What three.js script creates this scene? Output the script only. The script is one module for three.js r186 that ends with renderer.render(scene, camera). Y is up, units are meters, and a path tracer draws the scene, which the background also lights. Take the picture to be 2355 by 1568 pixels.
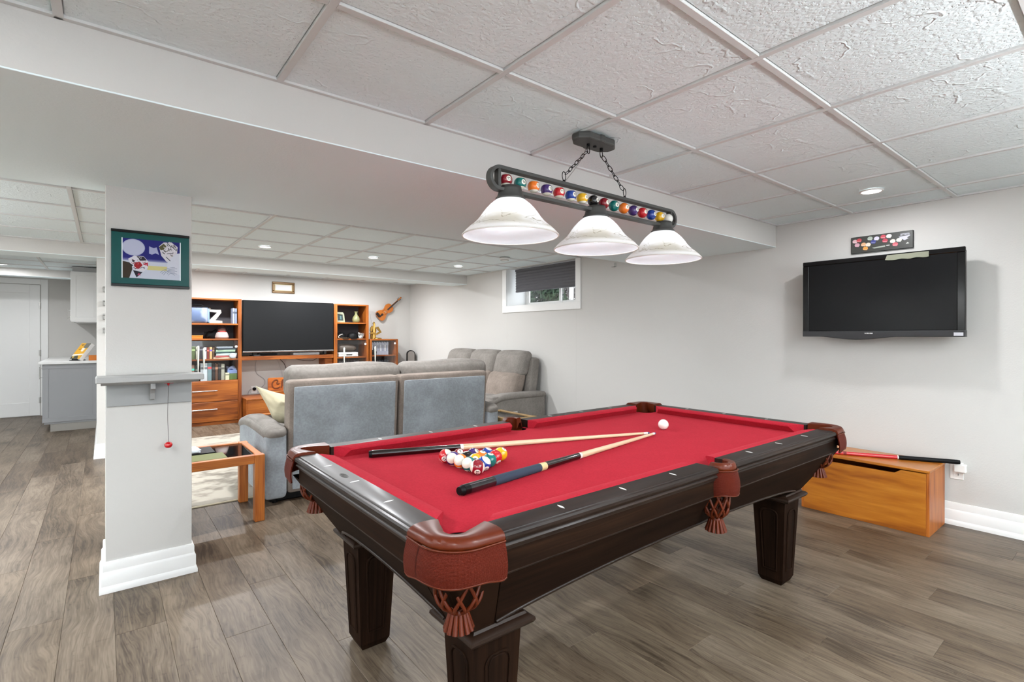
import * as THREE from 'three';
import { mergeGeometries, mergeVertices, toCreasedNormals } from 'three/addons/utils/BufferGeometryUtils.js';
import { RectAreaLightUniformsLib } from 'three/addons/lights/RectAreaLightUniformsLib.js';

// ---------------------------------------------------------------- camera, sky, exposure, lights
// World: x runs towards the TV wall on the right, y up, q = -z runs deeper into the basement.
const CAM = 1.285, CEIL = 2.216, YAW = THREE.MathUtils.degToRad(51.38);
const scene = new THREE.Scene();
const camera = new THREE.PerspectiveCamera(2 * Math.atan(784 / 1176.5) * 180 / Math.PI, 2355 / 1568, 0.05, 60);
camera.position.set(0, CAM, 0);
camera.lookAt(Math.cos(YAW), CAM, -Math.sin(YAW));
camera.setViewOffset(2355, 1568, 0, 14, 2355, 1568);
const renderer = new THREE.WebGLRenderer({ antialias: true });
renderer.toneMapping = THREE.LinearToneMapping;
renderer.toneMappingExposure = 1.68;
renderer.shadowMap.enabled = true;
RectAreaLightUniformsLib.init();
scene.background = new THREE.Color(0.89, 0.955, 1.02).multiplyScalar(2.2);
const POT_POWER = 760, LAMP_POWER = 0.07, UPLIGHT = 20;
const COOL = new THREE.Color(0.97, 0.985, 1.015);
// the round ceiling lights [x, q, strength]; the first five are in view, the rest added for brightness
const POTS = [[3.9, 1.14, 0.32], [1.341, 5.869, 1], [2.545, 5.869, 0.8], [3.778, 5.9, 0.15], [-1.054, 9.495, 0.5],
  [-1.0, 1.14, 1], [-1.0, -0.75, 1], [1.42, -0.75, 1], [3.0, -0.75, 0.6], [1.341, 3.95, 1], [2.5, 3.95, 0.55], [-1.2, 5.6, 1], [-1.2, 3.95, 1], [-2.4, 8.2, 0.5], [-1.05, 7.6, 0.5], [1.2, 7.75, 1.1], [2.4, 7.75, 1.15], [3.3, 7.75, 0.8]];
// invented uplighters added as fill light, outside the picture [x, q, strength]
const ADDED_LAMPS = [[-1.9, -1.6, 0.7], [2.0, -1.6, 1.25], [-2.6, 4.9, 0.65], [-3.1, 2.7, 0.75]];

// ---------------------------------------------------------------- helpers
let seed = 7;
const rnd = () => { seed = (seed * 1664525 + 1013904223) >>> 0; return seed / 4294967296; };
const rr = (a, b) => a + (b - a) * rnd();
const V = (x, y, q) => new THREE.Vector3(x, y, -q);
const names = {};
function numbered(n) { const k = names[n] = (names[n] ?? -1) + 1; return k ? `${n}_${String(k).padStart(3, '0')}` : n; }
function tag(o, label, category, group) { o.userData = { label, category }; if (group) o.userData.group = group; return o; }
function thing(name, label, category, [x, y, q] = [0, 0, 0], group, turn = 0) {
  const g = new THREE.Group(); g.name = numbered(name); g.position.set(x, y, -q); g.rotation.y = turn;
  scene.add(g); return tag(g, label, category, group);
}
function structure(name) { const g = new THREE.Group(); g.name = numbered(name); g.userData = { kind: 'structure' }; scene.add(g); return g; }
const clean = g => {
  let h = g.index ? g.toNonIndexed() : g;
  for (const k of Object.keys(h.attributes)) if (!['position', 'normal', 'uv'].includes(k)) h.deleteAttribute(k);
  if (!h.attributes.uv) h.setAttribute('uv', new THREE.BufferAttribute(new Float32Array(h.attributes.position.count * 2), 2));
  return h;
};
const merge = a => { a = [a].flat(9); return a.length === 1 ? clean(a[0]) : mergeGeometries(a.map(clean)); };
// a mesh made from geometry in world space (parent groups are unrotated and sit at their base) ...
function part(parent, name, geo, m, label) {
  const g = merge(geo); let p = parent;
  while (p && p !== scene) { g.translate(-p.position.x, -p.position.y, -p.position.z); p = p.parent; }
  return local(parent, name, g, m, label);
}
// ... or in the parent's own space
function local(parent, name, geo, m, label) {
  const o = new THREE.Mesh(merge(geo), m); o.castShadow = o.receiveShadow = true;
  o.name = parent === scene ? numbered(name) : sub(parent, name);
  if (label) o.userData.label = label;
  parent.add(o); return o;
}
function sub(p, n) { const k = (p.__n ??= {}); k[n] = (k[n] ?? -1) + 1; return k[n] ? `${n}_${String(k[n]).padStart(3, '0')}` : n; }
function single(name, label, category, geo, m, group) { // a thing of one mesh, its pivot at its base
  const g = merge(geo); g.computeBoundingBox(); const b = g.boundingBox, c = [(b.min.x + b.max.x) / 2, b.min.y, (b.min.z + b.max.z) / 2];
  g.translate(-c[0], -c[1], -c[2]); const o = local(scene, name, g, m); o.position.set(...c); return tag(o, label, category, group);
}
// turn outward, if the closed surface came out inside-out
function outward(g) {
  g = clean(g); const p = g.attributes.position.array; let v = 0;
  for (let i = 0; i < p.length; i += 9) v += p[i] * (p[i + 4] * p[i + 8] - p[i + 5] * p[i + 7]) + p[i + 1] * (p[i + 5] * p[i + 6] - p[i + 3] * p[i + 8]) + p[i + 2] * (p[i + 3] * p[i + 7] - p[i + 4] * p[i + 6]);
  if (v < 0) for (const k of ['position', 'normal', 'uv']) { const a = g.attributes[k]; if (!a) continue; const n = a.itemSize, r = a.array;
    for (let i = 0; i < a.count; i += 3) for (let j = 0; j < n; j++) { const t = r[(i + 1) * n + j]; r[(i + 1) * n + j] = r[(i + 2) * n + j]; r[(i + 2) * n + j] = t; } }
  return g;
}
function tris(list, crease = 0.6) { // list of polygons (arrays of Vector3, convex) -> creased geometry
  const p = [];
  for (const f of list) for (let i = 1; i + 1 < f.length; i++) for (const v of [f[0], f[i], f[i + 1]]) p.push(v.x, v.y, v.z);
  let g = new THREE.BufferGeometry(); g.setAttribute('position', new THREE.BufferAttribute(new Float32Array(p), 3));
  g = outward(g); g.computeVertexNormals(); return crease ? toCreasedNormals(g, crease) : g;
}
// uv in metres from the surface direction; u runs along the grain axis
function buv(g, grain = 'x', s = 1, off = [0, 0]) {
  g = clean(g); if (!g.attributes.normal) g.computeVertexNormals();
  const p = g.attributes.position, uv = g.attributes.uv, a = new THREE.Vector3(), b = new THREE.Vector3(), c = new THREE.Vector3(), gi = 'xyz'.indexOf(grain);
  for (let i = 0; i < p.count; i += 3) {
    a.fromBufferAttribute(p, i); b.fromBufferAttribute(p, i + 1); c.fromBufferAttribute(p, i + 2);
    const n = b.clone().sub(a).cross(c.clone().sub(a)), m = [Math.abs(n.x), Math.abs(n.y), Math.abs(n.z)];
    const k = m[0] >= m[1] && m[0] >= m[2] ? 0 : m[1] >= m[2] ? 1 : 2, ax = [0, 1, 2].filter(q => q !== k);
    if (ax[1] === gi) ax.reverse();
    for (const [j, v] of [[0, a], [1, b], [2, c]]) uv.setXY(i + j, v.getComponent(ax[0]) / s + off[0], v.getComponent(ax[1]) / s + off[1]);
  }
  return g;
}
// box with chamfered edges, centred
function cbox(w, h, d, c = 0.003) {
  c = Math.min(c, w * 0.45, h * 0.45, d * 0.45); const X = w / 2, Y = h / 2, Z = d / 2, F = [];
  const P = (sx, sy, sz, k) => new THREE.Vector3(sx * (X - (k === 0 ? 0 : c)), sy * (Y - (k === 1 ? 0 : c)), sz * (Z - (k === 2 ? 0 : c)));
  for (const s of [-1, 1]) {
    F.push([[s, -1, -1], [s, 1, -1], [s, 1, 1], [s, -1, 1]].map(v => P(...v, 0)));
    F.push([[-1, s, -1], [1, s, -1], [1, s, 1], [-1, s, 1]].map(v => P(...v, 1)));
    F.push([[-1, -1, s], [1, -1, s], [1, 1, s], [-1, 1, s]].map(v => P(...v, 2)));
    for (const t of [-1, 1]) {
      F.push([P(s, t, -1, 0), P(s, t, 1, 0), P(s, t, 1, 1), P(s, t, -1, 1)]);
      F.push([P(s, -1, t, 0), P(s, 1, t, 0), P(s, 1, t, 2), P(s, -1, t, 2)]);
      F.push([P(-1, s, t, 1), P(1, s, t, 1), P(1, s, t, 2), P(-1, s, t, 2)]);
      for (const u of [-1, 1]) F.push([P(s, t, u, 0), P(s, t, u, 1), P(s, t, u, 2)]);
    }
  }
  const ctr = new THREE.Vector3(), p = []; // every face turned away from the centre
  for (const f of F) {
    ctr.set(0, 0, 0); f.forEach(v => ctr.add(v));
    const n = f[1].clone().sub(f[0]).cross(f[2].clone().sub(f[0])), g = n.dot(ctr) < 0 ? [...f].reverse() : f;
    for (let i = 1; i + 1 < g.length; i++) for (const v of [g[0], g[i], g[i + 1]]) p.push(v.x, v.y, v.z);
  }
  const g = new THREE.BufferGeometry(); g.setAttribute('position', new THREE.BufferAttribute(new Float32Array(p), 3)); g.computeVertexNormals(); return clean(g);
}
const bx = (x0, x1, y0, y1, q0, q1, c = 0.003, grain = 'x', s = 1, off) => buv(cbox(x1 - x0, y1 - y0, q1 - q0, c).translate((x0 + x1) / 2, (y0 + y1) / 2, -(q0 + q1) / 2), grain, s, off);
// soft upholstered block, centred: rounded by r, faces swelling by b = [x, y, z]
function soft(w, h, d, r = 0.05, b = [0, 0, 0], n = 10, warp) {
  const g = new THREE.BoxGeometry(2, 2, 2, n, n, n), p = g.attributes.position, v = new THREE.Vector3(), H = [w / 2, h / 2, d / 2];
  const f = t => Math.sign(t) * (1 - Math.pow(1 - Math.abs(t), 1.7));
  for (let i = 0; i < p.count; i++) {
    const t = [p.getX(i), p.getY(i), p.getZ(i)].map(f), q = t.map((e, k) => e * H[k]), inn = q.map((e, k) => Math.max(-H[k] + Math.min(r, H[k]), Math.min(H[k] - Math.min(r, H[k]), e)));
    v.set(q[0] - inn[0], q[1] - inn[1], q[2] - inn[2]); if (v.length() > 1e-9) v.setLength(Math.min(r, ...H));
    const o = [inn[0] + v.x, inn[1] + v.y, inn[2] + v.z];
    for (let k = 0; k < 3; k++) if (b[k]) { const a = (k + 1) % 3, c = (k + 2) % 3; o[k] += Math.sign(t[k]) * Math.min(1, Math.abs(t[k]) * 1.2) * b[k] * (1 - t[a] ** 2) * (1 - t[c] ** 2); }
    p.setXYZ(i, ...(warp ? warp(o, t) : o));
  }
  g.deleteAttribute('normal'); g.deleteAttribute('uv'); const m = mergeVertices(g, 1e-5); m.computeVertexNormals(); return buv(m, 'y', 1);
}
// cylinder or cone between two points
function rod(a, b, r0, r1 = r0, n = 12, caps = true) {
  const d = b.clone().sub(a), g = new THREE.CylinderGeometry(r1, r0, d.length(), n, 1, !caps);
  g.applyQuaternion(new THREE.Quaternion().setFromUnitVectors(new THREE.Vector3(0, 1, 0), d.clone().normalize()));
  return clean(g.translate((a.x + b.x) / 2, (a.y + b.y) / 2, (a.z + b.z) / 2));
}
const tube = (pts, r, n = 40, m = 8, closed = false) => clean(new THREE.TubeGeometry(new THREE.CatmullRomCurve3(pts, closed, 'catmullrom', 0.5), n, r, m, closed));
const lathe = (pts, n = 32, x = 0, y = 0, q = 0) => clean(new THREE.LatheGeometry(pts.map(p => new THREE.Vector2(...p)), n).translate(x, y, -q));
// straight moulding: profile [[o, y], ...] swept from t0 to t1, put in place by map(t, o, y)
function prism(profile, t0, t1, map, crease = 0.5) {
  const F = [], n = profile.length, T = (t, i) => map(typeof t === 'function' ? t(profile[i][0]) : t, ...profile[i]);
  for (let i = 0; i < n; i++) { const j = (i + 1) % n; F.push([T(t0, i), T(t0, j), T(t1, j), T(t1, i)]); }
  const idx = THREE.ShapeUtils.triangulateShape(profile.map(p => new THREE.Vector2(...p)), []);
  const area = profile.reduce((s, p, i) => { const k = profile[(i + 1) % n]; return s + p[0] * k[1] - k[0] * p[1]; }, 0);
  for (const f of idx) { const g = area > 0 ? f : [...f]; F.push([T(t0, g[0]), T(t0, g[2]), T(t0, g[1])]); F.push([T(t1, g[0]), T(t1, g[1]), T(t1, g[2])]); }
  return tris(F, crease);
}
// curved sheet with thickness: f(u, v) -> front point, gback(u, v) -> back point
function slab(nu, nv, f, gback, crease = 0.7) {
  const F = [], A = (i, j) => f(i / nu, j / nv), B = (i, j) => gback(i / nu, j / nv);
  for (let i = 0; i < nu; i++) for (let j = 0; j < nv; j++) { F.push([A(i, j), A(i + 1, j), A(i + 1, j + 1), A(i, j + 1)]); F.push([B(i, j), B(i, j + 1), B(i + 1, j + 1), B(i + 1, j)]); }
  for (let i = 0; i < nu; i++) { F.push([A(i + 1, 0), A(i, 0), B(i, 0), B(i + 1, 0)]); F.push([A(i, nv), A(i + 1, nv), B(i + 1, nv), B(i, nv)]); }
  for (let j = 0; j < nv; j++) { F.push([A(0, j), A(0, j + 1), B(0, j + 1), B(0, j)]); F.push([A(nu, j + 1), A(nu, j), B(nu, j), B(nu, j + 1)]); }
  return tris(F, crease);
}
const shape = pts => new THREE.Shape(pts.map(p => new THREE.Vector2(...p)));
const extrude = (sh, depth, bevel = 0.002, seg = 1, curve = 10) => clean(new THREE.ExtrudeGeometry(sh, { depth: depth - 2 * bevel, bevelEnabled: bevel > 0, bevelThickness: bevel, bevelSize: bevel, bevelOffset: -bevel, bevelSegments: seg, curveSegments: curve }).translate(0, 0, bevel));

// ---------------------------------------------------------------- textures
const h2 = (x, y, s) => { let n = Math.imul(x, 374761393) + Math.imul(y, 668265263) + Math.imul(s, 1274126177) | 0; n = Math.imul(n ^ n >>> 13, 1274126177); return ((n ^ n >>> 16) >>> 0) / 4294967296; };
function vn(x, y, px, py, s) { // value noise that repeats after px, py cells
  const xi = Math.floor(x), yi = Math.floor(y), fx = x - xi, fy = y - yi, sx = fx * fx * (3 - 2 * fx), sy = fy * fy * (3 - 2 * fy);
  const w = (v, p) => ((v % p) + p) % p, a = w(xi, px), b = w(xi + 1, px), c = w(yi, py), d = w(yi + 1, py);
  return (h2(a, c, s) * (1 - sx) + h2(b, c, s) * sx) * (1 - sy) + (h2(a, d, s) * (1 - sx) + h2(b, d, s) * sx) * sy;
}
function fbm(u, v, fx, fy, oct, s) { let a = 0, k = 0.5, t = 0; for (let i = 0; i < oct; i++) { a += k * vn(u * fx, v * fy, fx, fy, s + i); t += k; k *= 0.5; fx *= 2; fy *= 2; } return a / t; }
function tex(w, h, fn, color = true, rep = [1, 1]) {
  const d = new Uint8Array(w * h * 4);
  for (let j = 0; j < h; j++) for (let i = 0; i < w; i++) { const c = fn(i / w, j / h), k = (j * w + i) * 4; if (typeof c === 'number') d[k] = d[k + 1] = d[k + 2] = Math.max(0, Math.min(255, c * 255)); else for (let e = 0; e < 3; e++) d[k + e] = Math.max(0, Math.min(255, c[e])); d[k + 3] = 255; }
  const t = new THREE.DataTexture(d, w, h); t.wrapS = t.wrapT = THREE.RepeatWrapping; t.magFilter = THREE.LinearFilter; t.minFilter = THREE.LinearMipmapLinearFilter; t.generateMipmaps = true;
  if (color) t.colorSpace = THREE.SRGBColorSpace; t.repeat.set(...rep); t.needsUpdate = true; return t;
}
function canvasTex(w, h, draw) {
  const c = document.createElement('canvas'); c.width = w; c.height = h; draw(c.getContext('2d'), w, h);
  const t = new THREE.CanvasTexture(c); t.colorSpace = THREE.SRGBColorSpace; return t;
}
const mix = (a, b, t) => a.map((v, i) => v + (b[i] - v) * t);
const sm = (a, b, t) => { t = Math.max(0, Math.min(1, (t - a) / (b - a))); return t * t * (3 - 2 * t); };
const mat = (o) => new THREE.MeshStandardMaterial({ roughness: 0.6, ...o });
const phys = (o) => new THREE.MeshPhysicalMaterial({ roughness: 0.5, ...o });
const again = (t, x, y) => { const c = t.clone(); c.repeat.set(x, y); c.needsUpdate = true; return c; };
const col = (r, g, b) => new THREE.Color().setRGB(r / 255, g / 255, b / 255, THREE.SRGBColorSpace);
function woodTex(w, h, dark, mid, light, s, fine = 26) { // grain along u
  return tex(w, h, (u, v) => {
    const warp = fbm(u, v, 3, 4, 3, s) * 0.35, a = fbm(u, v + warp * 0.25, 2, 10, 4, s + 9), b = fbm(u, v + warp * 0.06, 4, fine * 3, 3, s + 20), c = vn(u * 12, v * 220, 12, 220, s + 31);
    return mix(mix(dark, mid, sm(0.2, 0.55, a * 0.6 + b * 0.4)), light, sm(0.45, 0.85, a * 0.45 + b * 0.45 + c * 0.1));
  });
}
const T = {
  floor: tex(1024, 512, (u, v) => { // 1.8 m along the grain by 0.9 m
    const cloud = fbm(u, v, 5, 6, 4, 3), w = fbm(u, v, 4, 5, 3, 41) * 0.12, st = fbm(u, v + w, 7, 80, 4, 11), sc = vn(u * 40, (v + w) * 330, 40, 330, 17), cut = vn(u * 90, v * 60, 90, 60, 23);
    const big = fbm(u, v, 2, 2, 3, 29), t = 0.5 + (cloud - 0.5) * 0.75 + (big - 0.5) * 0.5 + (st - 0.5) * 0.6 + (sc - 0.5) * 0.34 + (cut > 0.84 ? -0.1 : 0);
    return mix(mix([68, 57, 46], [104, 91, 77], sm(0.15, 0.55, t)), [132, 119, 104], sm(0.45, 0.95, t));
  }),
  floorB: tex(512, 256, (u, v) => { const w = fbm(u, v, 4, 5, 3, 41) * 0.12; return 0.5 + (fbm(u, v + w, 7, 60, 3, 11) - 0.5) * 0.6 + (vn(u * 40, v * 128, 40, 128, 17) - 0.5) * 0.3; }, false),
  tileB: tex(512, 512, (u, v) => { // pitted mineral board with a few wrinkles
    const a = fbm(u, v, 60, 60, 3, 5), w = fbm(u, v, 5, 5, 4, 77), rg = 1 - Math.abs(w - 0.5) * 26, mk = sm(0.55, 0.75, fbm(u, v, 3, 3, 2, 91)), p = vn(u * 128, v * 128, 128, 128, 8);
    return 0.55 + (a - 0.5) * 0.5 - (p > 0.86 ? 0.25 : 0) + Math.max(0, rg) * mk * 0.5;
  }, false),
  wallB: tex(256, 256, (u, v) => 0.5 + (fbm(u, v, 40, 40, 3, 15) - 0.5) * 0.7, false),
  teak: woodTex(512, 512, [108, 52, 12], [152, 82, 24], [178, 106, 40], 61),
  gold: woodTex(512, 512, [138, 72, 14], [176, 104, 26], [200, 130, 44], 71, 12),
  pine: woodTex(512, 256, [140, 68, 16], [178, 100, 32], [200, 124, 50], 81),
  mahog: woodTex(512, 256, [20, 11, 6], [30, 18, 11], [43, 27, 17], 91),
  maple: woodTex(256, 128, [206, 176, 136], [222, 196, 160], [234, 214, 184], 95),
  felt: tex(512, 512, (u, v) => { const a = fbm(u, v, 90, 90, 2, 33), b = fbm(u, v, 6, 6, 3, 34); return mix([160, 30, 44], [182, 41, 56], a * 0.7 + b * 0.3); }),
  feltB: tex(256, 256, (u, v) => vn(u * 128, v * 128, 128, 128, 36) * 0.6 + fbm(u, v, 30, 30, 2, 37) * 0.4, false),
  weave: tex(256, 256, (u, v) => { const n = 20, x = u * n, y = v * n, s = (Math.floor(x) + Math.floor(y)) % 2; const a = Math.sin((s ? x : y) % 1 * Math.PI), b = Math.sin((s ? y : x) % 1 * Math.PI); return 0.15 + 0.8 * Math.sqrt(Math.max(0, a)) * (0.5 + 0.5 * b); }, false),
  velvet: tex(512, 512, (u, v) => { const a = fbm(u, v, 3, 3, 4, 51), b = fbm(u, v, 70, 70, 2, 52), c = fbm(u, v, 9, 7, 3, 53); const t = a * 0.5 + c * 0.25 + b * 0.25; return mix([164, 161, 157], [203, 201, 198], sm(0.2, 0.8, t)); }),
  linen: tex(256, 256, (u, v) => 0.5 + 0.25 * Math.sin(u * 90 * 2 * Math.PI) * 0.8 + 0.25 * Math.sin(v * 90 * 2 * Math.PI) + (fbm(u, v, 40, 40, 2, 57) - 0.5) * 0.5, false),
  shade: tex(512, 256, (u, v) => { // v = 0 rim ... 1 neck: brown veins gather in a band above the rim
    const w = fbm(u, v, 9, 3, 4, 63), n = fbm(u + w * 0.3, v + u * 0 + w * 0.4, 14, 7, 4, 64), vein = sm(0.035, 0.0, Math.abs(n - 0.5)) , band = sm(0.1, 0.24, v) * sm(0.66, 0.34, v), haze = band * sm(0.35, 0.65, fbm(u, v, 8, 3, 3, 66));
    return mix(mix([253, 252, 248], [196, 188, 162], haze * 0.5), [128, 114, 82], vein * band * 0.6);
  }),
  rug: tex(512, 256, (u, v) => { const a = fbm(u, v, 8, 10, 4, 101), b = fbm(u, v, 30, 20, 3, 102); return mix([172, 165, 152], [124, 117, 106], sm(0.45, 0.7, a * 0.6 + b * 0.4)); }),
};
const M = {
  wall: mat({ color: col(205, 203, 199), roughness: 0.92, bumpMap: again(T.wallB, 4, 4), bumpScale: 0.0006 }),
  white: mat({ color: col(238, 237, 234), roughness: 0.5 }),
  trim: mat({ color: col(240, 240, 238), roughness: 0.38 }),
  tile: mat({ color: col(226, 237, 239), roughness: 0.95, bumpMap: again(T.tileB, 1 / 0.61, 1 / 0.61), bumpScale: 0.005 }),
  bar: mat({ color: col(208, 209, 208), roughness: 0.5 }),
  floor: ['#f4f2ef', '#e6e2db', '#ece7df', '#dad3ca'].map(c => phys({ map: again(T.floor, 1 / 1.8, 1 / 0.9), color: c, roughness: 0.42, bumpMap: again(T.floorB, 1 / 1.8, 1 / 0.9), bumpScale: 0.0006, specularIntensity: 0.6 })),
  slab: mat({ color: col(110, 104, 98), roughness: 0.9 }),
  teak: mat({ map: again(T.teak, 1.1, 1.1), roughness: 0.42 }),
  gold: phys({ map: again(T.gold, 1.3, 1.3), roughness: 0.34, clearcoat: 0.4, clearcoatRoughness: 0.25 }),
  pine: mat({ map: again(T.pine, 1.6, 3), roughness: 0.42 }),
  mahog: phys({ map: again(T.mahog, 1.2, 3), roughness: 0.45, clearcoat: 0.12, clearcoatRoughness: 0.2, specularIntensity: 0.45 }),
  umber: phys({ map: again(T.mahog, 1.2, 3), roughness: 0.6, specularIntensity: 0.1 }),
  soffit: mat({ color: col(236, 248, 251), roughness: 0.92, bumpMap: again(T.wallB, 4, 4), bumpScale: 0.0006 }),
  black: phys({ color: col(14, 14, 15), roughness: 0.5, specularIntensity: 0.3 }),
  gloss: phys({ color: col(9, 9, 10), roughness: 0.2, clearcoat: 0.35, clearcoatRoughness: 0.1, specularIntensity: 0.3 }),
  felt: phys({ map: again(T.felt, 2.2, 2.2), roughness: 1, bumpMap: again(T.feltB, 5, 5), bumpScale: 0.0006, sheen: 0.5, sheenRoughness: 0.6, sheenColor: col(220, 90, 100), specularIntensity: 0.2 }),
  leather: phys({ color: col(86, 32, 11), roughness: 0.36, clearcoat: 0.14, clearcoatRoughness: 0.2, specularIntensity: 0.4 }),
  weave: phys({ color: col(84, 24, 9), roughness: 0.5, specularIntensity: 0.25, bumpMap: again(T.weave, 17, 17), bumpScale: 0.0016 }),
  velvet: phys({ map: again(T.velvet, 1.1, 1.1), color: col(182, 177, 172), roughness: 0.95, sheen: 0.35, sheenRoughness: 0.5, sheenColor: col(190, 190, 195), bumpMap: again(T.feltB, 5, 5), bumpScale: 0.0005 }),
  slate: phys({ map: again(T.velvet, 1.3, 1.3), color: col(206, 217, 228), roughness: 0.95, sheen: 0.35, sheenRoughness: 0.5, sheenColor: col(180, 186, 195) }),  // same velvet with the cool light on the sofa back tinted in
  taupe: phys({ map: again(T.velvet, 1.4, 1.4), color: col(192, 178, 168), roughness: 0.95, sheen: 0.3, sheenRoughness: 0.5, sheenColor: col(190, 180, 175) }),
  chrome: mat({ color: col(205, 205, 205), metalness: 1, roughness: 0.25 }),
  nickel: mat({ color: col(170, 168, 164), metalness: 0.9, roughness: 0.4 }),
  iron: mat({ color: col(78, 78, 76), metalness: 0.35, roughness: 0.55 }),
  brass: mat({ color: col(196, 156, 84), metalness: 1, roughness: 0.28 }),
  glass: phys({ color: 0xffffff, transmission: 1, thickness: 0, roughness: 0.02, ior: 1.5 }),
  dim: phys({ color: col(70, 72, 70), transmission: 0.75, thickness: 0, roughness: 0.02, ior: 1.5 }),
  maple: mat({ map: again(T.maple, 2, 6), roughness: 0.5 }),
  page: mat({ color: col(236, 234, 226), roughness: 0.9 }),
};
const paint = (r, g, b, o = {}) => mat({ color: col(r, g, b), roughness: 0.6, ...o });

// ================================================================ THE SETTING
const X0 = -3.6, X1 = 4.51, Q0 = -2.6, QB = 8.72, QK = 11.05, TOP = 2.62;
{ // floor: vinyl planks along q
  const fl = structure('floor'); part(fl, 'subfloor', bx(X0 - 0.2, X1 + 0.6, -0.12, -0.008, Q0 - 0.2, QK + 0.2, 0.001), M.slab);
  const PW = 0.182, PL = 1.22, list = [], variants = [];
  for (let k = 0; k < 14; k++) variants.push(buv(cbox(PW - 0.0006, 0.01, PL - 0.0006, 0.0011), 'z', 1, [rr(0, 1.8), rr(0, 0.9)]));
  const f = new THREE.Vector3(Math.cos(YAW), 0, -Math.sin(YAW)), r = new THREE.Vector3(Math.sin(YAW), 0, Math.cos(YAW));
  for (let i = 0; X0 + i * PW < X1; i++) {
    const off = ((i * 0.37) % 1) * PL;
    for (let q = Q0 - PL + off; q < QK; q += PL) {
      const x = X0 + (i + 0.5) * PW, v = V(x, -0.005, q + PL / 2), F = v.dot(f), R = v.dot(r), seen = F > 0.4 && Math.abs(R / F) < 1.12 && !(x > 0.4 && q > 9);
      list.push({ v, d: seen ? F + (x > 0.2 && q > 4.6 ? 4 : 0) : 99, g: Math.floor(rnd() * 14), m: Math.floor(rnd() * 4) });
    }
  }
  list.sort((a, b) => a.d - b.d);
  list.slice(0, 290).forEach(p => { const o = new THREE.Mesh(variants[p.g], M.floor[p.m]); o.position.copy(p.v); o.receiveShadow = o.castShadow = true; o.name = sub(fl, 'plank'); fl.add(o); });
  for (let m = 0; m < 4; m++) { const g = list.slice(290).filter(p => p.m === m).map(p => variants[p.g].clone().translate(p.v.x, p.v.y, p.v.z)); local(fl, 'far_planks', g, M.floor[m]).userData.kind = 'stuff'; }
}
{ // suspended ceiling: boards lying on white T bars, plain drywall over the rest
  const c = structure('ceiling');
  part(c, 'ceiling_slab', bx(X0 - 0.2, X1 + 0.6, TOP, TOP + 0.15, Q0 - 0.2, QK + 0.2, 0.001), M.slab);
  const S = 0.61, tiles = {};
  const grid = (xa, xb, qa, qb, xo, qo, y) => {
    const xs = [xa], qs = [qa];
    for (let k = -12; k < 25; k++) { const x = xo + k * S, q = qo + k * S; if (x > xa + 0.03 && x < xb - 0.03) xs.push(x); if (q > qa + 0.03 && q < qb - 0.03) qs.push(q); }
    xs.push(xb); qs.push(qb);
    for (let i = 1; i < xs.length - 1; i++) part(c, 'grid_bar', bx(xs[i] - 0.012, xs[i] + 0.012, y, y + 0.03, qa, qb, 0.0012), M.bar);
    for (let j = 1; j < qs.length - 1; j++) for (let i = 0; i + 1 < xs.length; i++) part(c, 'cross_bar', bx(xs[i] + (i ? 0.012 : 0), xs[i + 1] - 0.012, y + 0.0004, y + 0.03, qs[j] - 0.012, qs[j] + 0.012, 0.0012), M.bar);
    part(c, 'wall_angle', [bx(xa, xb, y, y + 0.02, qa, qa + 0.02, 0.001), bx(xa, xb, y, y + 0.02, qb - 0.02, qb, 0.001), bx(xb - 0.02, xb, y, y + 0.02, qa, qb, 0.001), bx(xa, xa + 0.02, y, y + 0.02, qa, qb, 0.001)], M.bar);
    for (let i = 0; i + 1 < xs.length; i++) for (let j = 0; j + 1 < qs.length; j++) {
      const w = xs[i + 1] - xs[i] - 0.026, d = qs[j + 1] - qs[j] - 0.026; if (w < 0.03 || d < 0.03) continue;
      const v = Math.floor(rnd() * 5), key = [w.toFixed(3), d.toFixed(3), v].join();
      const g = tiles[key] ??= buv(cbox(w, 0.016, d, 0.003), v % 2 ? 'x' : 'z', 1, [v * 0.13, v * 0.29]);
      const o = new THREE.Mesh(g, M.tile); o.name = sub(c, 'ceiling_tile'); o.receiveShadow = o.castShadow = true;
      o.position.set((xs[i] + xs[i + 1]) / 2, y + 0.009 + 0.008, -(qs[j] + qs[j + 1]) / 2); c.add(o);
    }
  };
  grid(X0, X1, Q0, 2.015, 0.5067, 1.4426, CEIL);
  grid(X0, X1, 3.42, 6.79, 1.049, 4.31, CEIL);
  grid(X0, -0.055, 7.17, 9.9, -0.62, 7.6, CEIL);
  grid(X0, -0.055, 10.15, QK, -0.62, 7.6, CEIL);
  grid(0.3, X1, 7.17, QB, 1.049, 7.36, CEIL);
}
const wallpart = (o, g) => part(o, 'wall_panel', g, M.wall);
{ // drywall bulkheads
  for (const [x0, x1, y0, q0, q1] of [[X0, X1, 2.035, 2.015, 3.42], [X0, X1, 2.085, 6.79, 7.17], [X0, -0.055, 2.115, 9.9, 10.15]]) {
    const b = structure('bulkhead'); part(b, 'bulkhead_face', bx(x0, x1, y0 + 0.004, TOP, q0, q1, 0.002), M.wall); part(b, 'bulkhead_soffit', bx(x0, x1, y0, y0 + 0.006, q0 + 0.0005, q1 - 0.0005, 0.001), M.soffit);
  }
}
const DX0 = -2.4, DX1 = 2.6;
const WQ0 = 4.39, WQ1 = 5.76, WY0 = 1.69;                       // window opening in the right wall
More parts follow.
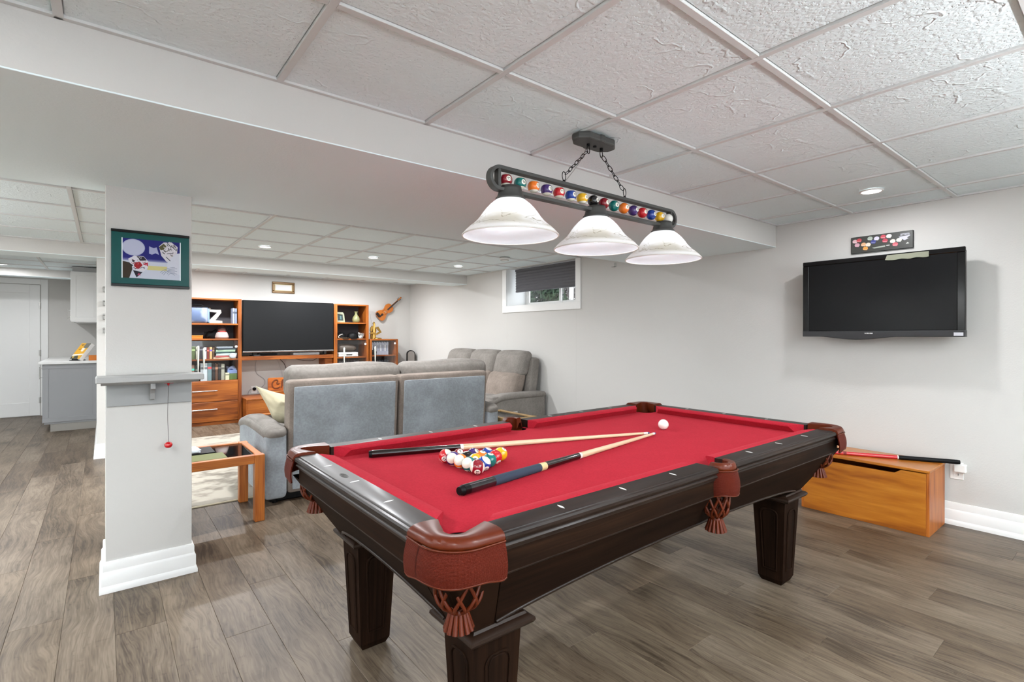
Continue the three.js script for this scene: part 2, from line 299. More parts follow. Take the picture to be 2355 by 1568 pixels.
{
  const wr = structure('wall_right'), W = 4.92;
  wallpart(wr, [bx(X1, W, 0, TOP, Q0 - 0.2, WQ0, 0.001), bx(X1, W, 0, TOP, WQ1, QB + 0.2, 0.001), bx(X1, W, 0, WY0, WQ0, WQ1, 0.001), bx(X1, W, CEIL + 0.01, TOP, WQ0, WQ1, 0.001)]);
  wallpart(structure('wall_back'), bx(-0.055, X1, 0, TOP, QB, QB + 0.2, 0.001));
  wallpart(structure('wall_partition'), bx(-0.055, 0.3, 0, TOP, 6.84, QK, 0.003));
  wallpart(structure('wall_kitchen'), bx(X0, 0.3, 0, TOP, QK, QK + 0.2, 0.001));
  wallpart(structure('wall_left'), bx(X0 - 0.2, X0, 0, TOP, Q0 - 0.2, QK + 0.2, 0.001));
  // behind the camera: a glazed walk-out door, added to let daylight in
  wallpart(structure('wall_front'), [bx(X0, DX0, 0, TOP, Q0 - 0.2, Q0, 0.001), bx(DX1, X1, 0, TOP, Q0 - 0.2, Q0, 0.001), bx(DX0, DX1, 2.06, TOP, Q0 - 0.2, Q0, 0.001)]);
  const d2 = structure('door_2'), n = 3, w = (DX1 - DX0) / n;
  part(d2, 'door_frame', [bx(DX0, DX1, 0, 0.05, Q0 - 0.15, Q0 - 0.05), bx(DX0, DX1, 2.0, 2.06, Q0 - 0.15, Q0 - 0.05), ...Array.from({ length: n + 1 }, (_, i) => bx(Math.min(DX1 - 0.06, Math.max(DX0, DX0 + i * w - 0.03)), Math.min(DX1, Math.max(DX0 + 0.06, DX0 + i * w + 0.03)), 0.05, 2.0, Q0 - 0.15, Q0 - 0.05))], M.white);
  for (let i = 0; i < n; i++) part(d2, 'pane', bx(DX0 + i * w + 0.03, DX0 + (i + 1) * w - 0.03, 0.05, 2.0, Q0 - 0.102, Q0 - 0.098, 0.0005), M.glass);
  part(structure('added_terrace'), 'snow', bx(X0 - 6, X1 + 8, -0.3, -0.06, Q0 - 9, Q0 - 0.2, 0.01), paint(232, 236, 242, { roughness: 0.9 }));  // snow surface added to throw daylight up at the ceiling
  const col1 = structure('column'); part(col1, 'column_shaft', bx(0.008, 0.376, 0, TOP, 3.262, 3.63, 0.002), M.wall);
}
const BASE = [[0, 0], [0.02, 0], [0.02, 0.018], [0.017, 0.03], [0.014, 0.034], [0.014, 0.092], [0.011, 0.1], [0.0085, 0.104], [0.0085, 0.14], [0.006, 0.15], [0, 0.152]];
const BASEC = BASE.map(([o, y]) => [o * 1.25, y]);
{
  const br = structure('baseboard_right'); part(br, 'moulding', prism(BASE, Q0, QB, (t, o, y) => V(X1 - o, y, t)), M.trim);
  const bb = structure('baseboard_back'); part(bb, 'moulding', prism(BASE, 0.3, X1, (t, o, y) => V(t, y, QB - o)), M.trim);
  const around = (s, x0, x1, q0, q1, P) => { // mitred all round
    part(s, 'moulding', prism(P, o => x0 - o, o => x1 + o, (t, o, y) => V(t, y, q0 - o)), M.trim);
    part(s, 'moulding', prism(P, o => q0 - o, o => q1 + o, (t, o, y) => V(x0 - o, y, t)), M.trim);
    part(s, 'moulding', prism(P, o => q0 - o, o => q1 + o, (t, o, y) => V(x1 + o, y, t)), M.trim);
    part(s, 'moulding', prism(P, o => x0 - o, o => x1 + o, (t, o, y) => V(t, y, q1 + o)), M.trim);
  };
  around(structure('baseboard_column'), 0.008, 0.376, 3.262, 3.63, BASEC);
  const bp = structure('baseboard_partition');
  part(bp, 'moulding', prism(BASEC, o => -0.055 - o, o => 0.3 + o, (t, o, y) => V(t, y, 6.84 - o)), M.trim);
  part(bp, 'moulding', prism(BASEC, o => 6.84 - o, 9.0, (t, o, y) => V(-0.055 - o, y, t)), M.trim);
  part(bp, 'moulding', prism(BASEC, o => 6.84 - o, QB, (t, o, y) => V(0.3 + o, y, t)), M.trim);
  part(structure('baseboard_left'), 'moulding', prism(BASE, Q0, QK, (t, o, y) => V(X0 + o, y, t)), M.trim);
  part(structure('baseboard_front'), 'moulding', prism(BASE, X0, X1, (t, o, y) => V(t, y, Q0 + o)), M.trim);
  part(structure('baseboard_kitchen'), 'moulding', prism(BASE, X0, -1.7, (t, o, y) => V(t, y, QK - o)), M.trim);
}
{ // window: deep white reveal, casing on the room side, sliding vinyl sashes
  const w = structure('window_1');
  const cas = (x0, x1, y0, y1, q0, q1) => part(w, 'casing', bx(x0, x1, y0, y1, q0, q1, 0.003), M.trim);
  cas(X1 - 0.018, X1, WY0 - 0.09, WY0, WQ0 - 0.085, WQ1 + 0.09); cas(X1 - 0.018, X1, WY0, CEIL, WQ0 - 0.085, WQ0); cas(X1 - 0.018, X1, WY0, CEIL, WQ1, WQ1 + 0.09);
  part(w, 'sill', bx(X1 - 0.016, 4.92, WY0 - 0.012, WY0 + 0.006, WQ0, WQ1, 0.002), M.trim);
  part(w, 'jamb', bx(X1, 4.92, WY0, CEIL + 0.01, WQ0 - 0.012, WQ0 + 0.004, 0.002), M.trim); part(w, 'jamb', bx(X1, 4.92, WY0, CEIL + 0.01, WQ1 - 0.004, WQ1 + 0.012, 0.002), M.trim);
  const fr = (n, x0, x1, y0, y1, q0, q1, t, m = M.white) => part(w, n, [bx(x0, x1, y0, y0 + t, q0, q1, 0.002), bx(x0, x1, y1 - t, y1, q0, q1, 0.002), bx(x0, x1, y0 + t, y1 - t, q0, q0 + t, 0.002), bx(x0, x1, y0 + t, y1 - t, q1 - t, q1, 0.002)], m);
  fr('window_frame', 4.86, 4.92, WY0, CEIL + 0.01, WQ0, WQ1, 0.035);
  fr('sash', 4.868, 4.888, WY0 + 0.03, CEIL - 0.02, 5.02, WQ1 - 0.03, 0.035); part(w, 'pane', bx(4.876, 4.88, WY0 + 0.06, CEIL - 0.05, 5.05, WQ1 - 0.06, 0.0005), M.glass);
  fr('sash', 4.892, 4.912, WY0 + 0.03, CEIL - 0.02, WQ0 + 0.03, 5.09, 0.035); part(w, 'pane', bx(4.9, 4.904, WY0 + 0.06, CEIL - 0.05, WQ0 + 0.06, 5.06, 0.0005), M.glass);
}
{ // door at the end of the kitchen, hinged on the right
  const d = structure('door_1'), m = M.trim, q = QK;
  part(d, 'casing', bx(-0.775, -0.69, 0, 2.17, q - 0.018, q, 0.003), m); part(d, 'casing', bx(-1.72, -1.635, 0, 2.17, q - 0.018, q, 0.003), m); part(d, 'casing', bx(-1.635, -0.775, 2.085, 2.17, q - 0.018, q, 0.003), m);
  part(d, 'door_leaf', [bx(-1.625, -0.785, 0.01, 2.078, q - 0.006, q - 0.001, 0.001), bx(-1.625, -1.5, 0.01, 2.078, q - 0.014, q - 0.004, 0.003), bx(-0.91, -0.785, 0.01, 2.078, q - 0.014, q - 0.004, 0.003), bx(-1.5, -0.91, 1.945, 2.078, q - 0.014, q - 0.004, 0.003), bx(-1.5, -0.91, 0.01, 0.22, q - 0.014, q - 0.004, 0.003)], m);
  for (const y of [0.25, 1.0, 1.75]) part(d, 'hinge', [rod(V(-0.78, y - 0.045, q - 0.022), V(-0.78, y + 0.045, q - 0.022), 0.006), bx(-0.8, -0.772, y - 0.042, y + 0.042, q - 0.0185, q - 0.0135, 0.001)], M.nickel);
  part(d, 'knob', lathe([[0, 0], [0.026, 0], [0.026, 0.006], [0.01, 0.01], [0.01, 0.03], [0.026, 0.04], [0.026, 0.055], [0, 0.06]], 20).rotateX(Math.PI / 2).translate(-1.56, 0.95, -(q - 0.014)), M.nickel);
}
{ // outside the window: snowy ground, an evergreen shrub and bare trees
  const s = structure('ground'); part(s, 'snow', slab(16, 16, (u, v) => V(4.95 + u * 7, 1.5 + u * 0.45 + fbm(u, v, 5, 5, 3, 3) * 0.3, 1 + v * 14), (u, v) => V(4.95 + u * 7, 1.2, 1 + v * 14), 1), paint(232, 236, 242, { roughness: 0.9 }));
  const leaves = []; for (let i = 0; i < 900; i++) { const a = rr(0, 6.28), k = Math.sqrt(rnd()) * 0.5, y = rr(0, 1.1); const g = new THREE.ConeGeometry(0.03, 0.16, 4); g.rotateX(rr(-1.4, 1.4)); g.rotateZ(rr(-1.4, 1.4)); leaves.push(g.translate(6.3 + Math.cos(a) * k * (1.15 - y * 0.7), 1.72 + y, -(7.05 + Math.sin(a) * k * (1.15 - y * 0.7)))); }
  const sh = thing('evergreen_shrub', 'dark green evergreen shrub outside behind the left window pane', 'shrub', [6.3, 1.65, 7.05]);
  part(sh, 'foliage', leaves, paint(44, 66, 40, { roughness: 0.8 })); part(sh, 'stem', rod(V(6.3, 1.6, 7.05), V(6.3, 2.6, 7.05), 0.03, 0.01), paint(70, 58, 46));
  const bark = paint(226, 224, 218, { roughness: 0.9 }), twig = paint(96, 90, 86, { roughness: 0.9 });
  [[7.6, 7.55, 0.05, 'pale slim tree trunk outside just right of the shrub'], [6.6, 5.75, 0.045, 'pale slim tree trunk outside behind the right window pane']].forEach(([x, q, r, lab]) => {
    const t = thing('bare_tree', lab, 'tree', [x, 1.6, q]); part(t, 'trunk', rod(V(x, 1.6, q), V(x + 0.1, 5.5, q), r, r * 0.6, 10), bark);
    const b = []; for (let i = 0; i < 90; i++) { const y = rr(1.8, 4.5), a = rr(0, 6.28), p = V(x, y, q), e = V(x + Math.cos(a) * rr(0.2, 0.7), y + rr(-0.2, 0.6), q + Math.sin(a) * rr(0.2, 0.75)); b.push(tube([p, p.clone().lerp(e, 0.5).add(new THREE.Vector3(rr(-0.1, 0.1), rr(-0.1, 0.1), rr(-0.1, 0.1))), e], rr(0.006, 0.016), 6, 4)); }
    part(t, 'branches', b, twig);
  });
  const hedge = []; for (let i = 0; i < 520; i++) { const p = V(9.4 + rr(-0.5, 0.5), 1.9, rr(5, 12.5)), e = p.clone().add(new THREE.Vector3(rr(-0.4, 0.4), rr(0.5, 2.2), rr(-0.6, 0.6))); hedge.push(tube([p, p.clone().lerp(e, 0.5).add(new THREE.Vector3(rr(-0.2, 0.2), 0, rr(-0.2, 0.2))), e], rr(0.008, 0.03), 6, 4)); }
  const hd = single('brush', 'tangle of bare grey winter branches seen through the window', 'branches', hedge, twig); hd.userData.kind = 'stuff';
}

// ---------------------------------------------------------------- lights
const glow = mat({ color: 0xffffff, emissive: 0xffffff, emissiveIntensity: 4 });
const POTLABEL = ['round recessed ceiling light above the wall television and helmet print', 'round recessed ceiling light left of the lamp, first of three before the television wall', 'round recessed ceiling light in the middle of three before the television wall', 'round recessed ceiling light nearest the window blind, last of three before the television wall', 'round recessed ceiling light in the kitchen before the white door'];
POTS.forEach(([x, q, k], i) => {
  const t = thing('pot_light', POTLABEL[i] ?? 'added unseen ceiling light that brightens the room', 'ceiling light', [x, CEIL, q], 'round recessed ceiling lights');
  part(t, 'trim_ring', lathe([[0.053, 0.0], [0.058, -0.004], [0.066, -0.003], [0.068, 0.006], [0.053, 0.006]], 28, x, CEIL, q), M.white);
  part(t, 'diffuser', lathe([[0, -0.003], [0.054, -0.001], [0.054, 0.006], [0, 0.006]], 24, x, CEIL, q), glow);
  const l = new THREE.RectAreaLight(COOL, POT_POWER * k, 0.09, 0.09); l.position.set(0, -0.006, 0); l.rotation.x = -Math.PI / 2; t.add(l);
});
{ const s = thing('smoke_detector', 'flat white smoke detector on the ceiling beside the window', 'smoke detector', [3.8, CEIL, 4.9]); part(s, 'housing', lathe([[0, -0.03], [0.045, -0.03], [0.062, -0.02], [0.066, 0], [0, 0]], 28, 3.8, CEIL + 0.003, 4.9), M.white); part(s, 'vent_ring', lathe([[0.046, -0.031], [0.05, -0.031], [0.05, -0.026], [0.046, -0.026]], 28, 3.8, CEIL + 0.002, 4.9), M.nickel); }

const ADDED_LAMP_LABEL = ['behind the camera on the left', 'behind the camera near the television wall', 'by the far left wall before the kitchen', 'by the left wall level with the column'];
ADDED_LAMPS.forEach(([x, q, k], i) => { // unseen floor uplighters, added to brighten the ceiling
  const t = thing('added_uplighter', 'added unseen fill uplighter ' + ADDED_LAMP_LABEL[i], 'floor lamp', [x, 0, q], 'added fill uplighters');
  part(t, 'base', lathe([[0, 0], [0.14, 0], [0.14, 0.012], [0.03, 0.03], [0, 0.03]], 28, x, 0, q), M.iron); part(t, 'pole', rod(V(x, 0.025, q), V(x, 1.4, q), 0.012), M.iron);
  part(t, 'bowl', lathe([[0, 1.39], [0.03, 1.392], [0.1, 1.43], [0.16, 1.5], [0.165, 1.5], [0.105, 1.422], [0.03, 1.38], [0, 1.38]], 36, x, 0, q), M.iron); part(t, 'bulb', lathe([[0, 1.4], [0.02, 1.41], [0.03, 1.44], [0.02, 1.465], [0, 1.47]], 16, x, 0, q), glow);
  const l = new THREE.PointLight(COOL, UPLIGHT * k, 0, 2); l.position.set(0, 1.44, 0); l.shadow.radius = 2; t.add(l);
});

// ================================================================ POOL TABLE
const CX = 1.82, CQ = 1.648, HL = 1.225, HW = 0.66, BED = 0.757, RT = 0.8;
{
  const t = thing('pool_table', 'dark brown pool table with red cloth and leather drop pockets', 'pool table', [CX, 0, CQ]);
  const maps = { near: (s, o, y) => V(CX + s, y, CQ - HW + o), far: (s, o, y) => V(CX + s, y, CQ + HW - o), left: (s, o, y) => V(CX - HL + o, y, CQ + s), right: (s, o, y) => V(CX + HL - o, y, CQ + s) };
  const half = { near: HL, far: HL, left: HW, right: HW };
  const RAIL = [[0.09, 0.8], [0.02, 0.8], [0.016, 0.7985], [0.014, 0.7955], [0.011, 0.798], [0.0045, 0.7965], [0.0005, 0.791], [0, 0.783], [0.003, 0.778], [0.008, 0.776], [0.01, 0.772], [0.006, 0.769], [0.004, 0.765], [0.006, 0.76], [0.014, 0.757], [0.014, 0.75], [0.09, 0.75]];
  const CUSH = [[0.09, 0.8], [0.1, 0.801], [0.138, 0.7965], [0.144, 0.793], [0.145, 0.788], [0.141, 0.784], [0.12, 0.757], [0.09, 0.757]];
  const BAND = [[0.018, 0.757], [0.018, 0.692], [0.04, 0.692], [0.04, 0.757]];
  const wood = g => buv(g, 'x', 1, [rr(0, 1), rr(0, 1)]), woodz = g => buv(g, 'z', 1, [rr(0, 1), rr(0, 1)]);
  const sight = (m, s) => slab(10, 1, (u, v) => { const a = u * 2 - 1, w = 0.0045 * (1 - a * a) * (v * 2 - 1); return m(s + w + a * 0.002, 0.055 + a * 0.017, RT + 0.0006); }, (u, v) => { const a = u * 2 - 1, w = 0.0045 * (1 - a * a) * (v * 2 - 1); return m(s + w + a * 0.002, 0.055 + a * 0.017, RT - 0.0004); });
  const pearl = phys({ color: col(236, 236, 232), roughness: 0.25 });
  for (const side of ['near', 'far', 'left', 'right']) {
    const m = maps[side], H = half[side], long = H === HL, w = long ? wood : woodz, e = H - 0.175;
    for (const [a, b] of long ? [[-e, -0.064], [0.064, e]] : [[-e, e]]) {
      const r = part(t, 'rail', w(prism(RAIL, a, b, m)), M.mahog);
      const st = 2 * (H - 0.145) / (long ? 8 : 4);
      for (const k of long ? [1, 2, 3] : [-1, 0, 1]) part(r, 'sight', sight(m, long ? (a < 0 ? -1 : 1) * k * st : k * st), pearl);
      const side0 = o => (long ? 1 : 0) && (0.066 + Math.max(0, o - 0.09) * 0.45);
      const c0 = o => -(H - 0.187 - Math.max(0, o - 0.09) * 1.05), c1 = o => -c0(o);
      part(t, 'cushion', buv(prism(CUSH, long && a > 0 ? side0 : c0, long && a < 0 ? o => -side0(o) : c1, m), long ? 'x' : 'z'), M.felt);
      part(t, 'rail_apron', w(prism(BAND, a - (a < -0.5 ? 0.06 : 0), b + (b > 0.5 ? 0.06 : 0), m)), M.umber);
    }
    // flared lower apron with an arched bottom edge, and the beads along it
    const Ey = y => H - (0.187 + (0.692 - y) / 0.215 * 0.078), E = H - 0.265, yb = s => 0.478 + 0.066 * Math.pow(Math.max(0, 1 - Math.pow(Math.abs(s) / E, 2.2)), 0.75), oo = y => 0.03 + (0.692 - y) / 0.215 * 0.135;
    const g0 = (u, v, k) => { const s = (2 * u - 1) * E, y = yb(s) + (0.692 - yb(s)) * v; return m((2 * u - 1) * Ey(y), oo(y) + k, y); }, f = (u, v) => g0(u, v, 0), bk = (u, v) => g0(u, v, 0.02);
    const ap = part(t, 'lower_apron', w(slab(30, 2, f, bk)), M.umber);
    part(ap, 'bead', tube(Array.from({ length: 25 }, (_, i) => { const s = -E + 2 * E * i / 24, y = yb(s) + 0.004; return m(s, oo(y) - 0.001, y); }), 0.0062, 60, 8), M.mahog);
    part(ap, 'bead', rod(m(0.185 - H, 0.024, 0.69), m(H - 0.185, 0.024, 0.69), 0.0058, 0.0058, 10), M.mahog);
  }
  const sq = (x, q, prof) => [['x', -1], ['x', 1], ['q', -1], ['q', 1]].map(([ax, s]) => prism(prof, o => -o, o => o, ax === 'x' ? (tt, o, y) => V(x + s * o, y, q + tt) : (tt, o, y) => V(x + tt, y, q + s * o)));
  for (const sx of [-1, 1]) for (const sq_ of [-1, 1]) {
    const px = CX + sx * 0.945, pq = CQ + sq_ * 0.41;
    // corner post above the leg, flaring up to the rails
    const oo = y => 0.03 + (0.692 - y) / 0.215 * 0.135, P = (along, o, y) => along === 'x' ? null : null;
    const face = (u, v, ax, th) => { const y = 0.47 + 0.222 * v, o = oo(y) + 0.002; const lim = 0.185 + (0.692 - y) / 0.215 * 0.078, d = lim + (o - lim) * u; return ax === 'x' ? V(CX + sx * (HL - d - (u === 1 ? 0 : 0)), y, CQ + sq_ * (HW - o - th)) : V(CX + sx * (HL - o - th), y, CQ + sq_ * (HW - d)); };
    part(t, 'corner_post', ['x', 'q'].map(ax => slab(6, 4, (u, v) => face(u, v, ax, 0), (u, v) => face(u, v, ax, 0.02))), M.umber);
    const leg = part(t, 'leg', buv(slab(1, 1, (u, v) => V(0, 0, 0), () => V(0, 0, 0)), 'y'), M.umber); // placeholder replaced below
    const prof = [[0.05, 0], [0.052, 0.004], [0.0625, 0.026], [0.082, 0.44]];
    const ring = prof.map(([h, y]) => [[-h, -h], [h, -h], [h, h], [-h, h]].map(([a, b]) => V(px + a, y, pq + b))), F = [];
    for (let i = 0; i < 3; i++) for (let k = 0; k < 4; k++) F.push([ring[i][k], ring[i][(k + 1) % 4], ring[i + 1][(k + 1) % 4], ring[i + 1][k]]);
    F.push(ring[0], [...ring[3]].reverse());
    leg.geometry = buv(tris(F, 0.3), 'y').translate(-CX, 0, CQ);
    for (let k = 0; k < 4; k++) { // raised panel with rounded shoulders on every face
      const pts = []; const w0 = 0.036, w1 = 0.047;
      for (const [a, b] of [[-w0, 0.07], [w0, 0.07]]) pts.push([a, b]);
      for (let i = 0; i <= 8; i++) { const a = i / 8 * Math.PI / 2; pts.push([w1 - 0.03 + 0.03 * Math.cos(a), 0.36 + 0.03 * Math.sin(a)]); }
      for (let i = 0; i <= 8; i++) { const a = Math.PI / 2 + i / 8 * Math.PI / 2; pts.push([-w1 + 0.03 + 0.03 * Math.cos(a), 0.36 + 0.03 * Math.sin(a)]); }
      const ang = [0, Math.PI / 2, Math.PI, -Math.PI / 2][k], tilt = Math.atan2(0.082 - 0.0625, 0.414);
      const mk = (sc, d, z) => extrude(shape(pts.map(([a, b]) => [a * sc, (b - 0.23) * (sc > 0.95 ? 1 : 0.94) + 0.23])), d, 0.003, 2).translate(0, 0, z);
      const g = [extrude((() => { const s = shape(pts); s.holes.push(new THREE.Path(pts.map(([a, b]) => new THREE.Vector2(a * 0.82, (b - 0.23) * 0.955 + 0.23)))); return s; })(), 0.008, 0.0022, 2).translate(0, 0, -0.003), mk(0.72, 0.006, -0.003)];
      const gg = merge(g); gg.translate(0, -0.026, 0); gg.rotateX(tilt); gg.translate(0, 0.026, 0.0625); gg.rotateY(ang); gg.translate(px, 0, -pq);
      part(leg, 'panel', buv(gg, 'y'), M.umber);
    }
    part(t, 'leg_cap', sq(px, pq, [[0.06, 0.436], [0.09, 0.436], [0.098, 0.44], [0.108, 0.446], [0.113, 0.454], [0.112, 0.462], [0.104, 0.468], [0.094, 0.471], [0.09, 0.478], [0.06, 0.478]]), M.mahog);
  }
  { // slate bed and its cloth, cut out round the pockets
    const outline = (e, R) => {
      const pts = [], a = HL - e, b = HW - e;
      const arc = (cx, cy, r, a0, a1) => { for (let i = 0; i <= 12; i++) { const k = a0 + (a1 - a0) * i / 12; pts.push([cx + r * Math.cos(k), cy + r * Math.sin(k)]); } };
      const c = 0.118, d = c - e, h = Math.sqrt(R * R - d * d), al = Math.atan2(h, d), s = 0.074, sd = s - e, sh = Math.acos(Math.min(1, -sd / 0.054));
      // counter-clockwise from the bottom edge
      arc(0, -(HW - s), 0.054, Math.PI - (sh - Math.PI / 2), (sh - Math.PI / 2));
      arc(HL - c, -(HW - c), R, Math.PI + Math.atan2(d, h), Math.PI / 2 - Math.atan2(d, h));
      arc(HL - c, HW - c, R, -Math.PI / 2 + Math.atan2(d, h), -Math.PI - Math.atan2(d, h));
      arc(0, HW - s, 0.054, -(sh - Math.PI / 2), -Math.PI + (sh - Math.PI / 2));
      arc(-(HL - c), HW - c, R, Math.atan2(d, h), -Math.PI / 2 - Math.atan2(d, h));
      arc(-(HL - c), -(HW - c), R, Math.PI / 2 + Math.atan2(d, h), -Math.atan2(d, h));
      return pts;
    };
    const mk = (e, R, y0, y1) => extrude(shape(outline(e, R)), y1 - y0, 0.0015, 1).rotateX(-Math.PI / 2).translate(CX, y0, -CQ);
    part(t, 'playing_surface', buv(mk(0.088, 0.066, BED - 0.004, BED), 'x'), M.felt);
    part(t, 'slate_bed', mk(0.09, 0.068, BED - 0.045, BED - 0.004), M.black);
  }
  { const ring = (a, b) => tube(Array.from({ length: 20 }, (_, i) => { const k = i / 20 * 6.283; return V(0.648 + b * Math.cos(k), RT + 0.0002, 1.74 + a * Math.sin(k)); }), 0.0007, 40, 5, true); // small oval mark on the end rail
    part(t, 'maker_mark', [ring(0.03, 0.011), ring(0.026, 0.008), ...[-0.016, -0.008, 0, 0.008, 0.016].map(d => rod(V(0.643, RT + 0.0002, 1.74 + d), V(0.653, RT + 0.0002, 1.742 + d), 0.0009, 0.0009, 5))], paint(62, 58, 52)); }
  // leather pockets
  const lea = M.leather, TOPY = 0.811, ST = 0.786;
  const netGeo = (x, q, R, y0, y1, n) => { const rad = v => R * (1.02 - 0.62 * Math.pow(v, 7)), out = [];
    for (let k = 0; k < n; k++) for (const d of [-1, 1]) { const pts = []; for (let i = 0; i <= 12; i++) { const v = i / 12, a = (k / n) * 6.283 + d * 6.283 / n * 1.6 * v; pts.push(V(x + rad(v) * Math.cos(a), y0 + (y1 - y0) * v, q + rad(v) * Math.sin(a))); } out.push(tube(pts, 0.005, 18, 6)); }
    return out; };
  const tassel = (x, q, y0, y1, r) => { const g = [lathe([[0.008, y0 + 0.02], [r * 0.62, y0 + 0.012], [r * 0.7, y0], [r * 0.6, y0 - 0.004], [0, y0 - 0.006]], 16, x, 0, q)]; for (let k = 0; k < 13; k++) { const a = k / 13 * 6.283; g.push(rod(V(x + r * 0.6 * Math.cos(a), y0, q + r * 0.6 * Math.sin(a)), V(x + r * Math.cos(a), y1, q + r * Math.sin(a)), r * 0.16, r * 0.22, 6)); } return g; };
  const pocket = (path, cx, cq, R, low) => { // path(u) -> {p: outer point, n: inward normal} seen from above
    const g = part(t, 'pocket', slab(36, 1, () => V(0, 0, 0), () => V(0, 0, 0)), lea, 'brown leather pocket with embossed skirt, netting and tassel');
    const IR = [[0.08, TOPY - 0.004], [0.06, TOPY - 0.001], [0.03, TOPY], [0.012, TOPY - 0.002], [0, TOPY - 0.009], [-0.005, TOPY - 0.018], [-0.004, ST], [0.004, ST - 0.004], [0.03, ST - 0.006], [0.08, 0.745]];
    const P = (u, o, y) => { const { p, n } = path(u); return V(p[0] + n[0] * o, y, p[1] + n[1] * o); }, F = [], N = 40, n = IR.length, wf = u => path(u).w ?? 1;
    for (let i = 0; i < N; i++) for (let k = 0; k < n; k++) { const [o, y] = IR[k], [o2, y2] = IR[(k + 1) % n]; const w = wf(i / N), w2 = wf((i + 1) / N); F.push([P(i / N, o * w, y), P(i / N, o2 * w, y2), P((i + 1) / N, o2 * w2, y2), P((i + 1) / N, o * w2, y)]); }
    for (const u of [0, 1]) for (let k = 1, w = wf(u); k + 1 < n; k++) F.push([P(u, IR[0][0] * w, IR[0][1]), P(u, IR[u ? k : k + 1][0] * w, IR[u ? k : k + 1][1]), P(u, IR[u ? k + 1 : k][0] * w, IR[u ? k + 1 : k][1])]);
    g.geometry = tris(F, 0.9).translate(-CX, 0, CQ);
    part(g, 'piping', tube(Array.from({ length: 33 }, (_, i) => P(i / 32, -0.006, ST - 0.002)), 0.0026, 64, 6), M.leather);
    const yb = u => low - 0.015 * Math.pow(Math.abs(u - 0.5) * 2, 2) + 0.012 * Math.pow(Math.abs(u - 0.5) * 2, 14) - 0.004 * Math.cos((u - 0.5) * 11), bul = v => -0.004 - 0.011 * Math.sin(v * 2.4);
    const sk = slab(40, 6, (u, v) => P(u, bul(v), ST - 0.004 + (yb(u) - ST) * v), (u, v) => P(u, bul(v) + 0.005, ST - 0.004 + (yb(u) - ST) * v));
    const uvb = sk.attributes.uv, pp = sk.attributes.position; for (let i = 0; i < pp.count; i++) uvb.setXY(i, Math.atan2(-pp.getZ(i) - cq, pp.getX(i) - cx) * 0.13, pp.getY(i));
    part(g, 'skirt', sk, M.weave); part(g, 'skirt_binding', tube(Array.from({ length: 33 }, (_, i) => P(i / 32, bul(1) + 0.002, yb(i / 32) - 0.003)), 0.0034, 64, 6), M.leather);
    part(g, 'liner', lathe([[R, 0.755], [R, low - 0.01], [R - 0.003, low - 0.01], [R - 0.003, 0.755]], 28, cx, 0, cq), M.leather);
    part(g, 'net', netGeo(cx, cq, R, low + 0.01, 0.594, 9), M.leather); part(g, 'tassel', tassel(cx, cq, 0.586, 0.542, 0.034), M.leather);
  };
  for (const sx of [-1, 1]) for (const s of [-1, 1]) {
    const A = 0.17, R = 0.1, L1 = A - R, arc = R * Math.PI / 2, tot = 2 * L1 + arc;
    const path = u => { let d = u * tot, a, b, na, nb; // a: along the long side from the corner, b: along the short side
      if (d < L1) { a = 0; b = A - d; na = 1; nb = 0; } else if (d < L1 + arc) { const k = (d - L1) / R; a = R - R * Math.cos(k); b = R - R * Math.sin(k); na = Math.cos(k); nb = Math.sin(k); } else { a = R + d - L1 - arc; b = 0; na = 0; nb = 1; }
      return { p: [CX + sx * (HL - a), CQ + s * (HW - b)], n: [-sx * na, -s * nb], w: 1.05 - 0.5 * Math.sin(Math.PI * u) }; };
    pocket(path, CX + sx * (HL - 0.108), CQ + s * (HW - 0.108), 0.06, 0.707);
  }
  for (const s of [-1, 1]) {
    const R = 0.056; const path = u => { const k = Math.PI * (u * 1.12 - 0.06), a = -R * Math.cos(k), o = R * Math.sin(k); return { p: [CX + a, CQ + s * (HW - 0.032 + o)], n: [Math.cos(k), -s * Math.sin(k)], w: 0.34 }; };
    pocket(path, CX, CQ + s * (HW - 0.048), 0.046, 0.7);
  }
}

// ---------------------------------------------------------------- balls
const BC = ['', [232, 176, 24], [26, 62, 150], [198, 32, 40], [66, 42, 110], [238, 120, 34], [10, 112, 106], [136, 22, 36], [22, 22, 24]];
const ballMat = [phys({ color: col(238, 236, 228), roughness: 0.14, clearcoat: 0.5 })];
for (let n = 1; n <= 15; n++) ballMat.push(phys({ roughness: 0.14, clearcoat: 0.5, map: canvasTex(512, 256, (c, w, h) => {
  const k = BC[n > 8 ? n - 8 : n], ink = `rgb(${k})`; c.fillStyle = n > 8 ? '#ebe6d6' : ink; c.fillRect(0, 0, w, h); if (n > 8) { c.fillStyle = ink; c.fillRect(0, h * 0.27, w, h * 0.46); }
  for (const x of [w / 4, w * 3 / 4]) { c.fillStyle = '#f2eee0'; c.beginPath(); c.arc(x, h / 2, h * 0.135, 0, 7); c.fill(); c.fillStyle = '#151515'; c.font = `bold ${Math.round(h * 0.17)}px sans-serif`; c.textAlign = 'center'; c.textBaseline = 'middle'; c.fillText(String(n), x, h / 2 + 2); }
}) }));
const BR = 0.0286, sphere = clean(new THREE.SphereGeometry(BR, 40, 28));
const CN = ['white', 'solid yellow', 'solid blue', 'solid red', 'solid purple', 'solid orange', 'solid green', 'solid maroon', 'black', 'yellow-striped', 'blue-striped', 'red-striped', 'purple-striped', 'orange-striped', 'green-striped', 'maroon-striped'];
